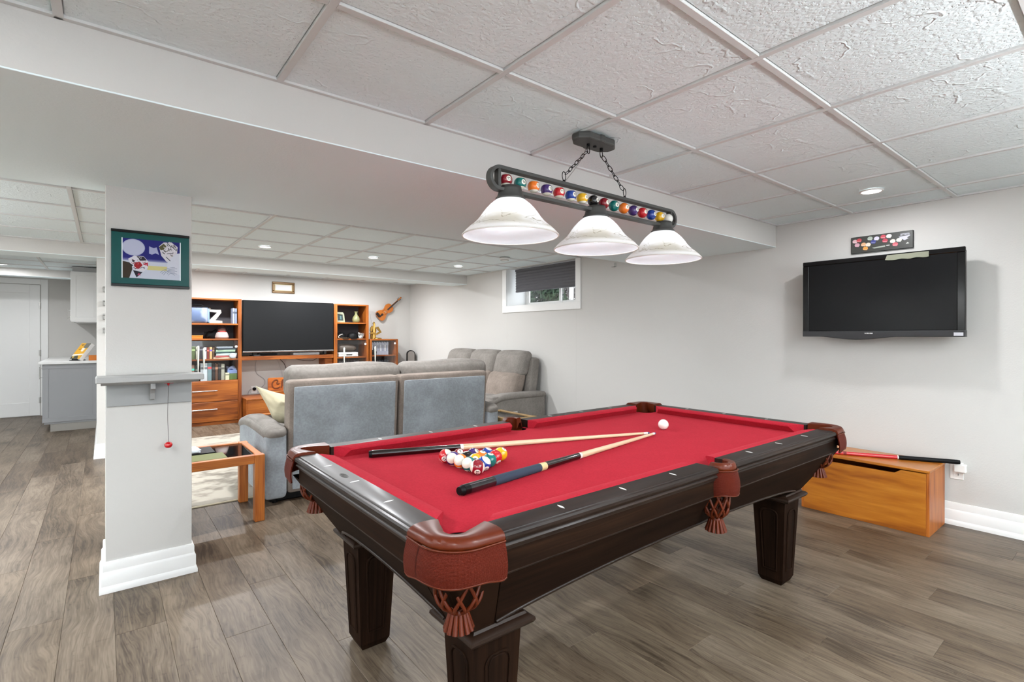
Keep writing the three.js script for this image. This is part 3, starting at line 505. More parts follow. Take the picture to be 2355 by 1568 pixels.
{
  const F = [1.104, 1.592], A = [0, 0.2292], B = [0.1985, 0.1146]; // towards the left and the right corner of the triangle
  const rack = [[0, 0, 15, 'at the near point of the racked triangle'], [1, 0, 14, 'left behind the near point of the triangle'], [2, 0, 13, 'in the middle of the left side of the triangle'], [3, 0, 12, 'last but one along the left side of the triangle'], [4, 0, 11, 'at the left corner of the racked triangle'],
    [0, 1, 10, 'right behind the near point of the triangle'], [0, 2, 6, 'in the middle of the right side of the triangle'], [0, 3, 3, 'beside the yellow ball on the right side of the triangle'], [0, 4, 1, 'at the right corner of the racked triangle'], [1, 1, 9, 'inside the triangle, second row from the near point'], [1, 2, 5, 'inside the triangle between green and blue balls'], [1, 3, 2, 'in the back row next to the yellow corner ball'], [2, 1, 8, 'in the centre of the racked triangle'], [2, 2, 4, 'in the middle of the back row of the triangle'], [3, 1, 7, 'in the back row next to the left corner ball']];
  const rot = { 15: [0.5, -0.6, 1.4], 11: [0.25, -0.75, -0.8], 14: [1.1, -1.05, 0], 13: [1.1, -1.0, 0], 12: [1.25, -0.85, 0], 10: [0.6, -0.1, -0.4], 3: [0.7, 0.1, 0.3], 6: [1.8, 0.3, 0.2], 1: [2.2, 0.6, 1.0], 9: [-0.5, -0.6, 1.2], 5: [1.9, 0.2, 0.6], 2: [-1.2, 0.4, 0.2], 4: [-0.8, 0.4, 0.7], 7: [-0.9, -0.4, 0.5], 8: [1.4, 0.5, 0.3] };
  for (const [i, j, n, where] of rack) {
    const o = new THREE.Mesh(sphere, ballMat[n]); o.name = numbered('billiard_ball'); o.position.copy(V(F[0] + (i * A[0] + j * B[0]) / 4, BED + BR, F[1] + (i * A[1] + j * B[1]) / 4)); o.rotation.order = 'YXZ'; o.rotation.set(...rot[n]);
    scene.add(tag(o, `${CN[n]} ball number ${n} ${where}`, 'billiard ball', 'balls racked on the red cloth'));
  }
  const o = new THREE.Mesh(sphere, ballMat[0]); o.name = numbered('billiard_ball'); o.position.copy(V(2.44, BED + BR, 1.702)); scene.add(tag(o, 'plain white cue ball alone beyond the tips of the two cues', 'billiard ball'));
}
// ---------------------------------------------------------------- cues: segments [name, from, to, r0, r1, material] along the length from the butt
function cue(label, butt, tip, segs) {
  const d = tip.clone().sub(butt), L = d.length(), t = thing('pool_cue', label, 'pool cue', [butt.x, butt.y, -butt.z]);
  d.normalize();
  for (const [n, a, b, r0, r1, m, lab] of segs) {
    const g = rod(butt.clone().addScaledVector(d, a * L), butt.clone().addScaledVector(d, b * L), r0, r1, 20);
    const uv = g.attributes.uv; for (let i = 0; i < uv.count; i++) uv.setXY(i, uv.getY(i) * (b - a) * L, uv.getX(i) * 0.1);
    part(t, n, g, m, lab);
  }
  return t;
}
{
  const ivory = phys({ map: again(T.maple, 2, 6), roughness: 0.3, clearcoat: 0.4 }), white = paint(236, 234, 226, { roughness: 0.3 }), tipm = paint(70, 90, 130), brownw = phys({ map: again(T.mahog, 2, 6), color: col(150, 120, 110), roughness: 0.25, clearcoat: 0.7 });
  const wrap = phys({ color: col(44, 58, 76), roughness: 0.75, bumpMap: again(T.linen, 12, 12), bumpScale: 0.0008 });
  const art = phys({ roughness: 0.2, clearcoat: 0.8, map: canvasTex(512, 256, (c, w, h) => { c.fillStyle = '#181519'; c.fillRect(0, 0, w, h); let s = 5; const R = () => (s = (s * 16807) % 2147483647) / 2147483647; for (let k = 0; k < 90; k++) { c.strokeStyle = ['#e8d9b0', '#caa858', '#b6c2a0', '#e9a89a'][k % 4]; c.lineWidth = 3 + R() * 5; c.beginPath(); const x = w * (0.45 + R() * 0.5), y = R() * h; c.moveTo(x, y); c.quadraticCurveTo(x + R() * 60 - 30, y + R() * 60 - 30, x + R() * 90 - 45, y + R() * 70 - 35); c.stroke(); } }) });
  const Y = BED, a = V(0.89, Y + 0.0165, 2.097), b = V(2.264, Y + 0.0075, 1.668);
  cue('pool cue with dark butt and pale shaft lying behind the racked balls', a, b, [['bumper', 0, 0.008, 0.014, 0.0155, M.black], ['butt', 0.008, 0.28, 0.0162, 0.0142, brownw], ['joint', 0.28, 0.29, 0.0144, 0.0142, white], ['forearm', 0.29, 0.32, 0.014, 0.0138, ivory], ['shaft', 0.32, 0.975, 0.0138, 0.0066, ivory], ['ferrule', 0.975, 0.992, 0.0066, 0.0065, white], ['tip', 0.992, 1, 0.0064, 0.0052, tipm]]);
  const c = V(0.906, Y + 0.0185, 1.411), d = V(2.28, Y + 0.0075, 1.642);
  const t = cue('pool cue with blue wrapped grip lying in front of the racked balls', c, d, [['bumper', 0, 0.012, 0.0135, 0.0168, M.black], ['butt_cap', 0.012, 0.03, 0.0176, 0.0176, M.gloss], ['butt', 0.03, 0.115, 0.0178, 0.0172, M.gloss], ['wrap', 0.115, 0.3, 0.0176, 0.0158, wrap], ['collar', 0.3, 0.325, 0.0158, 0.0154, paint(206, 190, 140, { roughness: 0.3 })], ['forearm', 0.325, 0.49, 0.0154, 0.0132, brownw], ['joint', 0.49, 0.5, 0.0132, 0.013, white], ['shaft', 0.5, 0.975, 0.013, 0.0066, ivory], ['ferrule', 0.975, 0.992, 0.0066, 0.0065, white], ['tip', 0.992, 1, 0.0064, 0.0052, tipm]]);
  t.children.find(o => o.name === 'butt').material = art;
  const red = phys({ color: col(190, 20, 34), roughness: 0.18, clearcoat: 0.9 });
  cue('red cue with black rubber grip lying along the wooden chest', V(4.455, 0.438, 0.8), V(3.99, 0.434, 1.72), [['bumper', 0, 0.012, 0.013, 0.0145, M.black], ['grip', 0.012, 0.325, 0.0148, 0.0148, M.black], ['collar', 0.325, 0.331, 0.014, 0.014, white], ['shaft', 0.331, 0.62, 0.0135, 0.0128, red], ['joint', 0.62, 0.64, 0.0128, 0.0126, paint(120, 12, 22)], ['forearm', 0.64, 1, 0.0126, 0.0085, red]]);
}
// ================================================================ BILLIARD LAMP
{
  const LQ = 1.65, BY = 1.918, x0 = 1.197, x1 = 2.468, t = thing('billiard_lamp', 'long grey billiard lamp with a row of balls and three alabaster glass shades', 'pendant lamp', [1.83, 1.69, LQ]);
  const st = (a, b, h, P) => { const p = new P(); p.moveTo(a + h, -h); p.lineTo(b - h, -h); p.absarc(b - h, 0, h, -Math.PI / 2, Math.PI / 2, false); p.lineTo(a + h, h); p.absarc(a + h, 0, h, Math.PI / 2, Math.PI * 1.5, false); return p; };
  const sh = st(x0, x1, 0.051, THREE.Shape); sh.holes.push(st(x0 + 0.014, x1 - 0.014, 0.036, THREE.Path));
  const b = part(t, 'ball_frame', [extrude(sh, 0.034, 0.002, 2, 20).translate(0, BY, -LQ - 0.017), ...[1.244, 2.42].map(x => bx(x - 0.007, x + 0.007, BY - 0.037, BY + 0.037, LQ - 0.016, LQ + 0.016, 0.002))], M.iron);
  [15, 14, 13, 12, 11, 10, 9, 8, 7, 6, 5, 4, 3, 2, 1, 0].forEach((n, i) => { const x = 1.287 + 0.0747 * i, o = local(t, 'ball', sphere.clone().scale(0.93, 0.93, 0.93), ballMat[n]); o.position.set(x - 1.83, BY - 1.69, 0); o.rotation.set(-0.05, rr(-0.25, 0.2), 0); });
  const can = []; for (const [a, c] of [[-0.125, 0.022], [-0.085, 0.055], [-0.02, 0.055], [-0.012, 0.062], [0.012, 0.062], [0.02, 0.055], [0.085, 0.055], [0.125, 0.022], [0.125, -0.022], [0.085, -0.055], [0.02, -0.055], [0.012, -0.062], [-0.012, -0.062], [-0.02, -0.055], [-0.085, -0.055], [-0.125, -0.022]]) can.push([a, c]);
  part(t, 'canopy', extrude(shape(can), 0.036, 0.011, 3).rotateX(-Math.PI / 2).translate(1.815, CEIL - 0.036, -LQ), M.iron);
  const ends = [[V(1.776, CEIL - 0.036, LQ), V(1.617, BY + 0.05, LQ)], [V(1.866, CEIL - 0.036, LQ), V(2.04, BY + 0.05, LQ)]];
  part(t, 'screw', lathe([[0, -0.006], [0.009, -0.005], [0.009, 0.004], [0, 0.004]], 12, 1.82, CEIL - 0.038, LQ), M.black);
  const link = (c, dir, l, w, r, turn) => { const pts = []; for (let i = 0; i < 16; i++) { const a = i / 16 * 6.283; pts.push(new THREE.Vector3(w * Math.cos(a), l * Math.sin(a), 0)); } const g = tube(pts, r, 32, 6, true); g.rotateY(turn); g.applyQuaternion(new THREE.Quaternion().setFromUnitVectors(new THREE.Vector3(0, 1, 0), dir)); return g.translate(c.x, c.y, c.z); };
  for (const [a, e] of ends) {
    part(t, 'hook', rod(a, a.clone().add(new THREE.Vector3(0, -0.014, 0)), 0.008), M.black); part(t, 'hook', [rod(e, e.clone().add(new THREE.Vector3(0, 0.012, 0)), 0.008, 0.006)], M.black);
    const up = new THREE.Vector3(0, 1, 0), A = a.clone().add(new THREE.Vector3(0, -0.028, 0)), E = e.clone().add(new THREE.Vector3(0, 0.03, 0));
    part(t, 'ring', link(A, up, 0.018, 0.014, 0.002, 0.3), M.black); part(t, 'ring', link(E, up, 0.02, 0.014, 0.002, 0.2), M.black);
    const d = A.clone().sub(E).normalize(), s = E.clone().addScaledVector(d, 0.016), f = A.clone().addScaledVector(d, -0.014), n = 7;
    for (let i = 0; i < n; i++) part(t, 'chain_link', link(s.clone().lerp(f, (i + 0.5) / n), d, s.distanceTo(f) / n * 0.62, 0.0085, 0.0017, i % 2 ? 0.35 : 1.75), M.black);
  }
  part(t, 'cord', tube([ends[0][0], ends[0][0].clone().lerp(ends[0][1], 0.5).add(new THREE.Vector3(0.012, 0, 0.004)), ends[0][1]], 0.0016, 20, 6), M.nickel);
  const shm = phys({ map: T.shade, color: 0xffffff, transmission: 0.5, thickness: 0, roughness: 0.85, side: THREE.DoubleSide, specularIntensity: 0.5 });
  const SP = [[0.198, 1.692], [0.193, 1.701], [0.184, 1.711], [0.17, 1.724], [0.156, 1.735], [0.14, 1.75], [0.126, 1.767], [0.114, 1.785], [0.1, 1.803], [0.086, 1.818], [0.072, 1.83], [0.06, 1.839], [0.054, 1.846]];
  for (const x of [1.31, 1.828, 2.36]) {
    part(t, 'socket_cup', lathe([[0, 1.872], [0, 1.893], [0.045, 1.893], [0.047, 1.88], [0.052, 1.862], [0.056, 1.85], [0.062, 1.846], [0.062, 1.838], [0.05, 1.838], [0.046, 1.858], [0, 1.872]], 32, x, 0, LQ), M.iron);
    const s = part(t, 'lamp_shade', lathe(SP, 56, x, 0, LQ), shm);
    part(s, 'inner_glass', lathe(SP.map(([r, y]) => [r - 0.0035, y + 0.0012]), 56, x, 0, LQ), phys({ color: col(240, 244, 248), transmission: 0.5, thickness: 0, roughness: 0.85, side: THREE.DoubleSide, specularIntensity: 0.4 }));
    const ring = new THREE.TorusGeometry(0.197, 0.0032, 8, 64).rotateX(Math.PI / 2).translate(x, 1.692, -LQ); part(s, 'rim', clean(ring), phys({ color: col(240, 240, 234), transmission: 0.3, roughness: 0.5, thickness: 0 }));
    const bulb = part(t, 'bulb', lathe([[0, 1.722], [0.016, 1.726], [0.027, 1.742], [0.029, 1.756], [0.022, 1.782], [0.014, 1.8], [0.014, 1.85]], 20, x, 0, LQ), mat({ color: 0xffffff, emissive: 0xffffff, emissiveIntensity: 1.2 }));
    const l = new THREE.PointLight(0xf6f9ff, LAMP_POWER, 0, 2); l.position.set(x - 1.83, 1.752 - 1.69, 0); t.add(l);
  }
}

// ================================================================ FURNITURE
{ // loveseat recliner seen from behind: x 0.95 .. 3.12, its back towards the pool table
  const s = thing('sofa', 'grey two-seat recliner sofa seen from behind, back to the pool table', 'sofa', [2.035, 0, 4.6]);
  const B = 4.13;
  for (const [x0, x1, r0, r1] of [[1.11, 2.022, 1.14, 2.115], [2.036, 2.975, 2.13, 3.08]]) {
    const rc = (r0 + r1) / 2, xc = (x0 + x1) / 2, w = x1 - x0, lean = o => [o[0], o[1], o[2] + (o[1]) * 0.07];
    part(s, 'back_frame', soft(w, 0.88, 0.15, 0.03, [0, 0, 0.004], 10, lean).translate(xc, 0.495, -(B + 0.085)), M.taupe);
    part(s, 'back_panel', buv(soft(w - 0.07, 0.8, 0.02, 0.009, [0, 0, 0.006], 10, lean).translate(xc, 0.485, -(B + 0.007)), 'y'), M.slate, 'velvet panel tinted blue for the cool light');
    part(s, 'head_cushion', soft(r1 - r0, 0.27, 0.2, 0.07, [0.004, 0.012, 0.012], 14, o => [o[0], o[1] + 0.006 * Math.sin(o[0] * 9), o[2] + o[1] * 0.06]).translate(rc, 0.9, -(B + 0.215)), M.velvet);
    part(s, 'back_cushion', soft(r1 - r0 - 0.05, 0.5, 0.2, 0.07, [0.004, 0.01, 0.03], 14, o => [o[0], o[1], o[2] + o[1] * 0.16]).translate(rc, 0.62, -(B + 0.27)), M.velvet);
    part(s, 'seat_cushion', soft(w - 0.02, 0.2, 0.62, 0.06, [0, 0.02, 0.01], 14).translate(xc, 0.4, -(B + 0.62)), M.velvet);
    part(s, 'footrest_panel', soft(w - 0.03, 0.3, 0.06, 0.025, [0, 0, 0.008], 8).translate(xc, 0.22, -(B + 0.93)), M.velvet);
  }
  for (const [x0, x1] of [[0.94, 1.1], [2.98, 3.13]]) { // arms with a padded, drooping front
    const w = x1 - x0, xc = (x0 + x1) / 2;
    part(s, 'arm', soft(w, 0.52, 0.93, 0.035, [0.004, 0, 0.01], 12).translate(xc, 0.3, -(B - 0.005 + 0.465)), M.slate, 'upholstered arm side');
    part(s, 'arm_pad', soft(w + 0.012, 0.1, 0.97, 0.048, [0.004, 0.012, 0.012], 16, (o, t) => [o[0], o[1] - 0.035 * sm(0.4, 1, -t[2]) + 0.01 * Math.cos(t[2] * 2.4), o[2]]).translate(xc, 0.545, -(B + 0.475)), M.velvet);
  }
  part(s, 'base', bx(0.99, 3.08, 0.012, 0.07, B + 0.06, B + 0.92, 0.004), M.black);
  for (const x of [1.03, 3.04]) for (const q of [B + 0.08, B + 0.88]) part(s, 'foot', rod(V(x, q > 4.5 ? 0.012 : 0, q), V(x, 0.05, q), 0.022, 0.026), M.black);
}
{ // three-seat recliner along the right wall, facing left
  const s = thing('sofa', 'taupe three-seat recliner sofa along the right wall under the window', 'sofa', [4.02, 0, 6.0]);
  const Q = 4.87, widths = [0.6, 0.62, 0.62]; let q = Q + 0.17;
  part(s, 'arm', soft(0.86, 0.5, 0.165, 0.035, [0.004, 0.0, 0.004], 12).translate(4.02, 0.3, -(Q + 0.083)), M.velvet);
  part(s, 'arm_pad', soft(0.89, 0.075, 0.185, 0.036, [0, 0.008, 0.004], 14, (o, t) => [o[0], o[1] - 0.05 * sm(0.5, 1, -t[0]), o[2]]).translate(4.015, 0.525, -(Q + 0.083)), M.velvet);
  part(s, 'arm_front', soft(0.1, 0.5, 0.18, 0.045, [0.01, 0, 0], 12).translate(3.58, 0.27, -(Q + 0.083)), M.velvet);
  part(s, 'control_panel', [bx(3.885, 3.975, 0.318, 0.352, Q - 0.008, Q + 0.004, 0.003)], M.chrome, 'small silver recliner control'); part(s.children.at(-1), 'button', bx(3.91, 3.955, 0.327, 0.343, Q - 0.011, Q - 0.006, 0.002), M.nickel);
  for (const w of widths) {
    const c = q + w / 2, lean = k => o => [o[0] + o[1] * k, o[1], o[2]];
    part(s, 'head_cushion', soft(0.2, 0.33, w - 0.005, 0.075, [0.03, 0.012, 0.01], 14, lean(0.3)).translate(4.27, 0.905, -c), M.velvet);
    part(s, 'back_cushion', soft(0.22, 0.42, w - 0.005, 0.07, [0.035, 0, 0.004], 14, lean(0.3)).translate(4.13, 0.59, -c), M.taupe);
    part(s, 'seat_cushion', soft(0.6, 0.2, w - 0.01, 0.06, [0.01, 0.02, 0], 14).translate(3.86, 0.4, -c), M.velvet);
    part(s, 'footrest_panel', soft(0.06, 0.3, w - 0.02, 0.025, [0.008, 0, 0], 8).translate(3.57, 0.22, -c), M.velvet);
    q += w;
  }
  part(s, 'back_frame', soft(0.16, 0.86, q - Q - 0.1, 0.05, [0, 0, 0], 10, o => [o[0] + o[1] * 0.14, o[1], o[2]]).translate(4.34, 0.56, -((q + Q + 0.14) / 2)), M.velvet);
  part(s, 'arm', soft(0.86, 0.5, 0.165, 0.035, [0.004, 0, 0.004], 10).translate(4.02, 0.3, -(q + 0.085)), M.velvet);
  part(s, 'arm_pad', soft(0.89, 0.075, 0.185, 0.036, [0, 0.008, 0.004], 10).translate(4.015, 0.525, -(q + 0.085)), M.velvet);
  part(s, 'base', bx(3.62, 4.4, 0.0, 0.06, Q + 0.05, q + 0.1, 0.004), M.black);
}
{ // cream throw cushion on the loveseat, slumped between the arm and the back
  const c = thing('cushion', 'crumpled cream linen cushion slumped between sofa arm and back', 'cushion', [1.22, 0.44, 4.62]);
  const g = soft(2, 2, 0.06, 0.05, [0, 0, 0.08], 28, (o, t) => { const r = Math.max(Math.abs(t[0]), Math.abs(t[1])), k = fbm(t[0] * 0.5 + 0.5, t[1] * 0.5 + 0.5, 5, 4, 3, 88) - 0.5, a = o[0] * (1 - 0.07 * (1 - t[1] * t[1])), b = o[1] * (1 - 0.07 * (1 - t[0] * t[0])); return [a * 0.17 - b * 0.065, -a * 0.06 + b * 0.155, o[2] + Math.sign(o[2]) * k * 0.06 * (1 - r * 0.7) - b * 0.04]; });
  g.translate(0, 0.21, 0);
  local(c, 'cover', buv(g, 'x'), mat({ color: col(198, 189, 160), roughness: 0.95, bumpMap: again(T.linen, 3, 3), bumpScale: 0.0012 }));
}
function glassTable(label, x0, x1, q0, q1, H, y0 = 0, wood = M.pine) { // square-legged teak frame round a smoked glass top
  const t = thing('side_table', label, 'table', [(x0 + x1) / 2, y0, (q0 + q1) / 2]), L = 0.062, hR = 0.055;
  for (const [x, q] of [[x0, q0], [x1 - L, q0], [x0, q1 - L], [x1 - L, q1 - L]]) part(t, 'leg', bx(x, x + L, y0, H, q, q + L, 0.003, 'y'), wood);
  for (const q of [q0 + 0.006, q1 - L + 0.012]) part(t, 'rail', bx(x0 + L, x1 - L, H - hR - 0.004, H - 0.001, q, q + 0.044, 0.003, 'x'), wood);
  for (const x of [x0 + 0.006, x1 - L + 0.012]) part(t, 'rail', bx(x, x + 0.044, H - hR - 0.004, H - 0.001, q0 + L, q1 - L, 0.003, 'z'), wood);
  part(t, 'glass_top', bx(x0 + 0.045, x1 - 0.045, H - 0.016, H - 0.009, q0 + 0.045, q1 - 0.045, 0.001), phys({ color: col(26, 26, 26), roughness: 0.04, transmission: 0.25, thickness: 0 }));
  return t;
}
const TH = 0.46;
glassTable('wood-framed side table with dark glass top behind the white column', 0.1, 0.875, 3.84, 4.42, TH);
glassTable('pale wood-framed side table at the right arm of the grey sofa', 3.16, 3.53, 4.0, 4.62, 0.44, 0, mat({ map: again(T.maple, 1, 3), color: col(176, 160, 120), roughness: 0.5 }));
glassTable('low wood-framed coffee table behind the grey sofa, before the television', 1.2, 2.4, 5.5, 6.12, 0.42, 0.012);
{ // things on the side table
  const W = paint(232, 236, 240), D = [[0.36, 0.52, 0.006, 'lowest white booklet in the pile on the side table', 0.05], [0.37, 0.51, 0.007, 'middle white booklet in the pile on the side table', -0.06], [0.35, 0.495, 0.006, 'topmost white booklet of the pile on the side table', 0.1]];
  single('placemat', 'olive green mat lying flat on the dark glass side table', 'placemat', bx(0.3, 0.66, TH - 0.009, TH - 0.006, 3.92, 4.12, 0.001), paint(92, 96, 34));
  single('folder', 'thin black folder under the white booklets on the side table', 'folder', bx(0.28, 0.62, TH - 0.0088, TH - 0.001, 4.135, 4.36, 0.002), M.black);
  let y = TH - 0.001; D.forEach(([a, b, h, lab, r]) => { const t = thing('booklet', lab, 'booklet', [0.43, y, 4.24], 'white booklets on the side table', r); local(t, 'pages', cbox(0.2, h - 0.001, 0.16, 0.001).translate(0, h / 2, 0), W); local(t, 'cover', cbox(0.202, 0.0012, 0.162, 0.0004).translate(0, h - 0.0006, 0), paint(214, 222, 232)); y += h; });
}
{ const r = thing('rug', 'pale cream and grey rug on the floor beside the grey sofa', 'rug', [1.4, 0, 5.5]); part(r, 'pile', buv(bx(0.06, 3.4, 0, 0.012, 4.44, 7.4, 0.004), 'x'), mat({ map: again(T.rug, 0.5, 0.8), roughness: 1 })); part(r, 'binding', [bx(0.054, 3.406, 0, 0.011, 4.424, 4.442, 0.003), bx(0.054, 0.07, 0, 0.011, 4.44, 7.4, 0.003)], paint(196, 186, 160)); }
{ // chest
  const c = thing('storage_chest', 'golden brown wooden chest with a slotted front beside the wall', 'chest', [4.285, 0, 1.262]);
  const x0 = 4.09, x1 = 4.475, q0 = 0.882, q1 = 1.643, H = 0.402, g = M.gold, pts = [[q0 + 0.018, 0.0], [q1 - 0.018, 0.0], [q1 - 0.018, H - 0.004], [q1 - 0.09, H - 0.004], [q1 - 0.125, H - 0.03], [q0 + 0.185, H - 0.03], [q0 + 0.15, H - 0.004], [q0 + 0.018, H - 0.004]];
  const f = extrude(shape(pts), 0.018, 0.0015).rotateY(Math.PI / 2).translate(x0, 0, 0);       // shape x -> -z
  part(c, 'front_panel', buv(f, 'z', 1, [0.3, 0.2]), g);
  part(c, 'end_panel', bx(x0 + 0.001, x1, 0, H, q0, q0 + 0.018, 0.002, 'y'), M.pine); part(c, 'end_panel', bx(x0 + 0.001, x1, 0, H, q1 - 0.018, q1, 0.002, 'y'), M.pine);
  part(c, 'back_panel', bx(x1 - 0.015, x1, 0, H, q0 + 0.018, q1 - 0.018, 0.001, 'z'), M.pine); part(c, 'bottom', bx(x0 + 0.018, x1 - 0.015, 0.02, 0.034, q0 + 0.018, q1 - 0.018, 0.001, 'z'), M.pine);
  part(c, 'lid', bx(x0 - 0.004, x1 + 0.004, H + 0.002, H + 0.021, q0 - 0.003, q1 + 0.003, 0.003, 'z'), g);
}
// ---------------------------------------------------------------- wall unit round the big television
const WF = 8.35, WB = QB;
function carcass(t, x0, x1, y0, y1, shelves, o = {}) {
  const e = o.t ?? 0.045;
  part(t, 'side_panel', bx(x0, x0 + e, y0, y1, WF, WB, 0.002, 'y', 1, [0.2, 0]), M.teak); part(t, 'side_panel', bx(x1 - e, x1, y0, y1, WF, WB, 0.002, 'y', 1, [0.5, 0.3]), M.teak);
  part(t, 'top_board', bx(x0 + e, x1 - e, y1 - 0.022, y1, WF, WB, 0.002, 'x'), M.teak);
  part(t, 'back_board', bx(x0 + e, x1 - e, y0 + 0.03, y1 - 0.022, WB - 0.016, WB - 0.006, 0.001), paint(74, 72, 76, { roughness: 0.8 }));
  for (const y of shelves) part(t, 'shelf', bx(x0 + e, x1 - e, y - 0.022, y, WF + 0.006, WB - 0.016, 0.002, 'x', 1, [y, y]), M.teak);
  part(t, 'plinth', bx(x0 + e, x1 - e, y0, y0 + 0.045, WF + 0.012, WF + 0.03, 0.002, 'x'), M.teak);
}
const knob = (t, x, y) => part(t, 'knob', lathe([[0, -0.004], [0.008, -0.002], [0.008, 0.008], [0.018, 0.012], [0.017, 0.02], [0, 0.022]], 20).rotateX(Math.PI / 2).translate(x, y, -(WF - 0.006)), M.white, 'round white knob');
const taper = (t, x, y0, y1) => part(t, 'taper', lathe([[0, y0], [0.006, y0], [0.011, y0 + 0.1], [0.016, y1 - 0.03], [0.013, y1 - 0.008], [0, y1]], 12, x, 0, WF - 0.03), paint(190, 192, 184), 'long tapered white rod');  // slim pale rod, wider towards the top, before the glass
{
  const t = thing('bookcase', 'teak bookcase with two drawers left of the big television', 'bookcase', [1.145, 0, 8.53]);
  carcass(t, 0.7, 1.588, 0, 1.808, [1.45, 1.23, 0.94, 0.632]);
  for (const [y0, y1, hy] of [[0.335, 0.622, 0.49], [0.05, 0.328, 0.227]]) { const d = part(t, 'drawer', bx(0.748, 1.54, y0, y1, WF - 0.002, WF + 0.018, 0.003, 'x', 1, [y0, y1]), M.teak); part(d, 'handle', [bx(0.96, 1.275, hy - 0.007, hy + 0.007, WF - 0.034, WF - 0.022, 0.004), rod(V(1.0, hy, WF - 0.024), V(1.0, hy, WF), 0.005), rod(V(1.24, hy, WF - 0.024), V(1.24, hy, WF), 0.005)], M.chrome); }
  const g = part(t, 'glass_door', bx(0.75, 1.54, 0.65, 1.2, WF - 0.004, WF, 0.001), M.glass); knob(t, 1.512, 1.115); taper(t, 1.035, 0.76, 1.135); taper(t, 1.105, 0.8, 1.1);
}
{
  const t = thing('bookcase', 'tall narrow teak cabinet right of the big television', 'bookcase', [3.25, 0, 8.53]);
  carcass(t, 2.962, 3.54, 0, 1.795, [1.492, 1.222, 0.92, 0.62], { t: 0.04 }); part(t, 'edge_board', bx(2.945, 2.962, 0, 1.79, WF - 0.012, WB, 0.002, 'y'), M.teak);
  part(t, 'glass_door', bx(3.003, 3.5, 0.5, 1.195, WF - 0.004, WF, 0.001), M.glass); knob(t, 3.472, 1.13); taper(t, 3.105, 0.78, 1.08);
  const u = thing('cabinet', 'low teak glass-door cabinet under the violin', 'cabinet', [3.82, 0, 8.53]);
  carcass(u, 3.56, 4.085, 0, 1.212, [0.937, 0.62], { t: 0.04 }); part(u, 'glass_door', bx(3.6, 4.045, 0.5, 1.185, WF - 0.004, WF, 0.001), M.glass); knob(u, 4.015, 1.135); taper(u, 3.645, 0.78, 1.09);
  const b = thing('wall_shelf', 'thick teak shelf carrying the big television between two bookcases', 'shelf', [2.27, 0.91, 8.53]); part(b, 'board', bx(1.588, 2.945, 0.91, 0.966, WF + 0.004, WB, 0.003, 'x'), M.teak); part(b, 'bracket', bx(2.82, 2.94, 0.8, 0.91, WF + 0.05, WB, 0.003, 'x'), M.teak);
  const m = thing('media_bench', 'low teak bench on the floor under the television shelf', 'bench', [2.27, 0, 8.4]);
  part(m, 'top_board', bx(1.598, 2.95, 0.342, 0.364, 8.095, WB, 0.003, 'x'), M.teak); part(m, 'front_panel', bx(1.62, 2.93, 0.05, 0.34, 8.1, 8.118, 0.003, 'x'), M.teak); part(m, 'side_panel', bx(1.6, 1.62, 0, 0.342, 8.1, WB, 0.003, 'z'), M.teak); part(m, 'side_panel', bx(2.93, 2.95, 0, 0.342, 8.1, WB, 0.003, 'z'), M.teak); part(m, 'plinth', bx(1.62, 2.93, 0, 0.05, 8.12, 8.14, 0.002, 'x'), M.teak);
}
{ // big television on the shelf
  const t = thing('television', 'big black flat television with silver lower edge in the wall unit', 'television', [2.27, 0.967, 8.38]);
  part(t, 'housing', bx(1.598, 2.935, 1.03, 1.8, 8.335, 8.4, 0.006), M.black);
  part(t, 'screen', bx(1.61, 2.923, 1.052, 1.79, 8.331, 8.336, 0.001), phys({ color: col(26, 27, 28), roughness: 0.35, specularIntensity: 0.35 }));
  part(t, 'lower_edge', bx(1.6, 2.933, 1.026, 1.046, 8.327, 8.34, 0.003), M.chrome); part(t, 'badge', bx(2.255, 2.285, 1.03, 1.04, 8.3255, 8.328, 0.0008), M.nickel);
  for (const x of [1.74, 2.78]) part(t, 'foot', [bx(x - 0.02, x + 0.02, 0.967, 0.979, 8.27 + 0.085, 8.5, 0.003), rod(V(x, 0.975, 8.37), V(x, 1.03, 8.37), 0.01)], M.black);
}
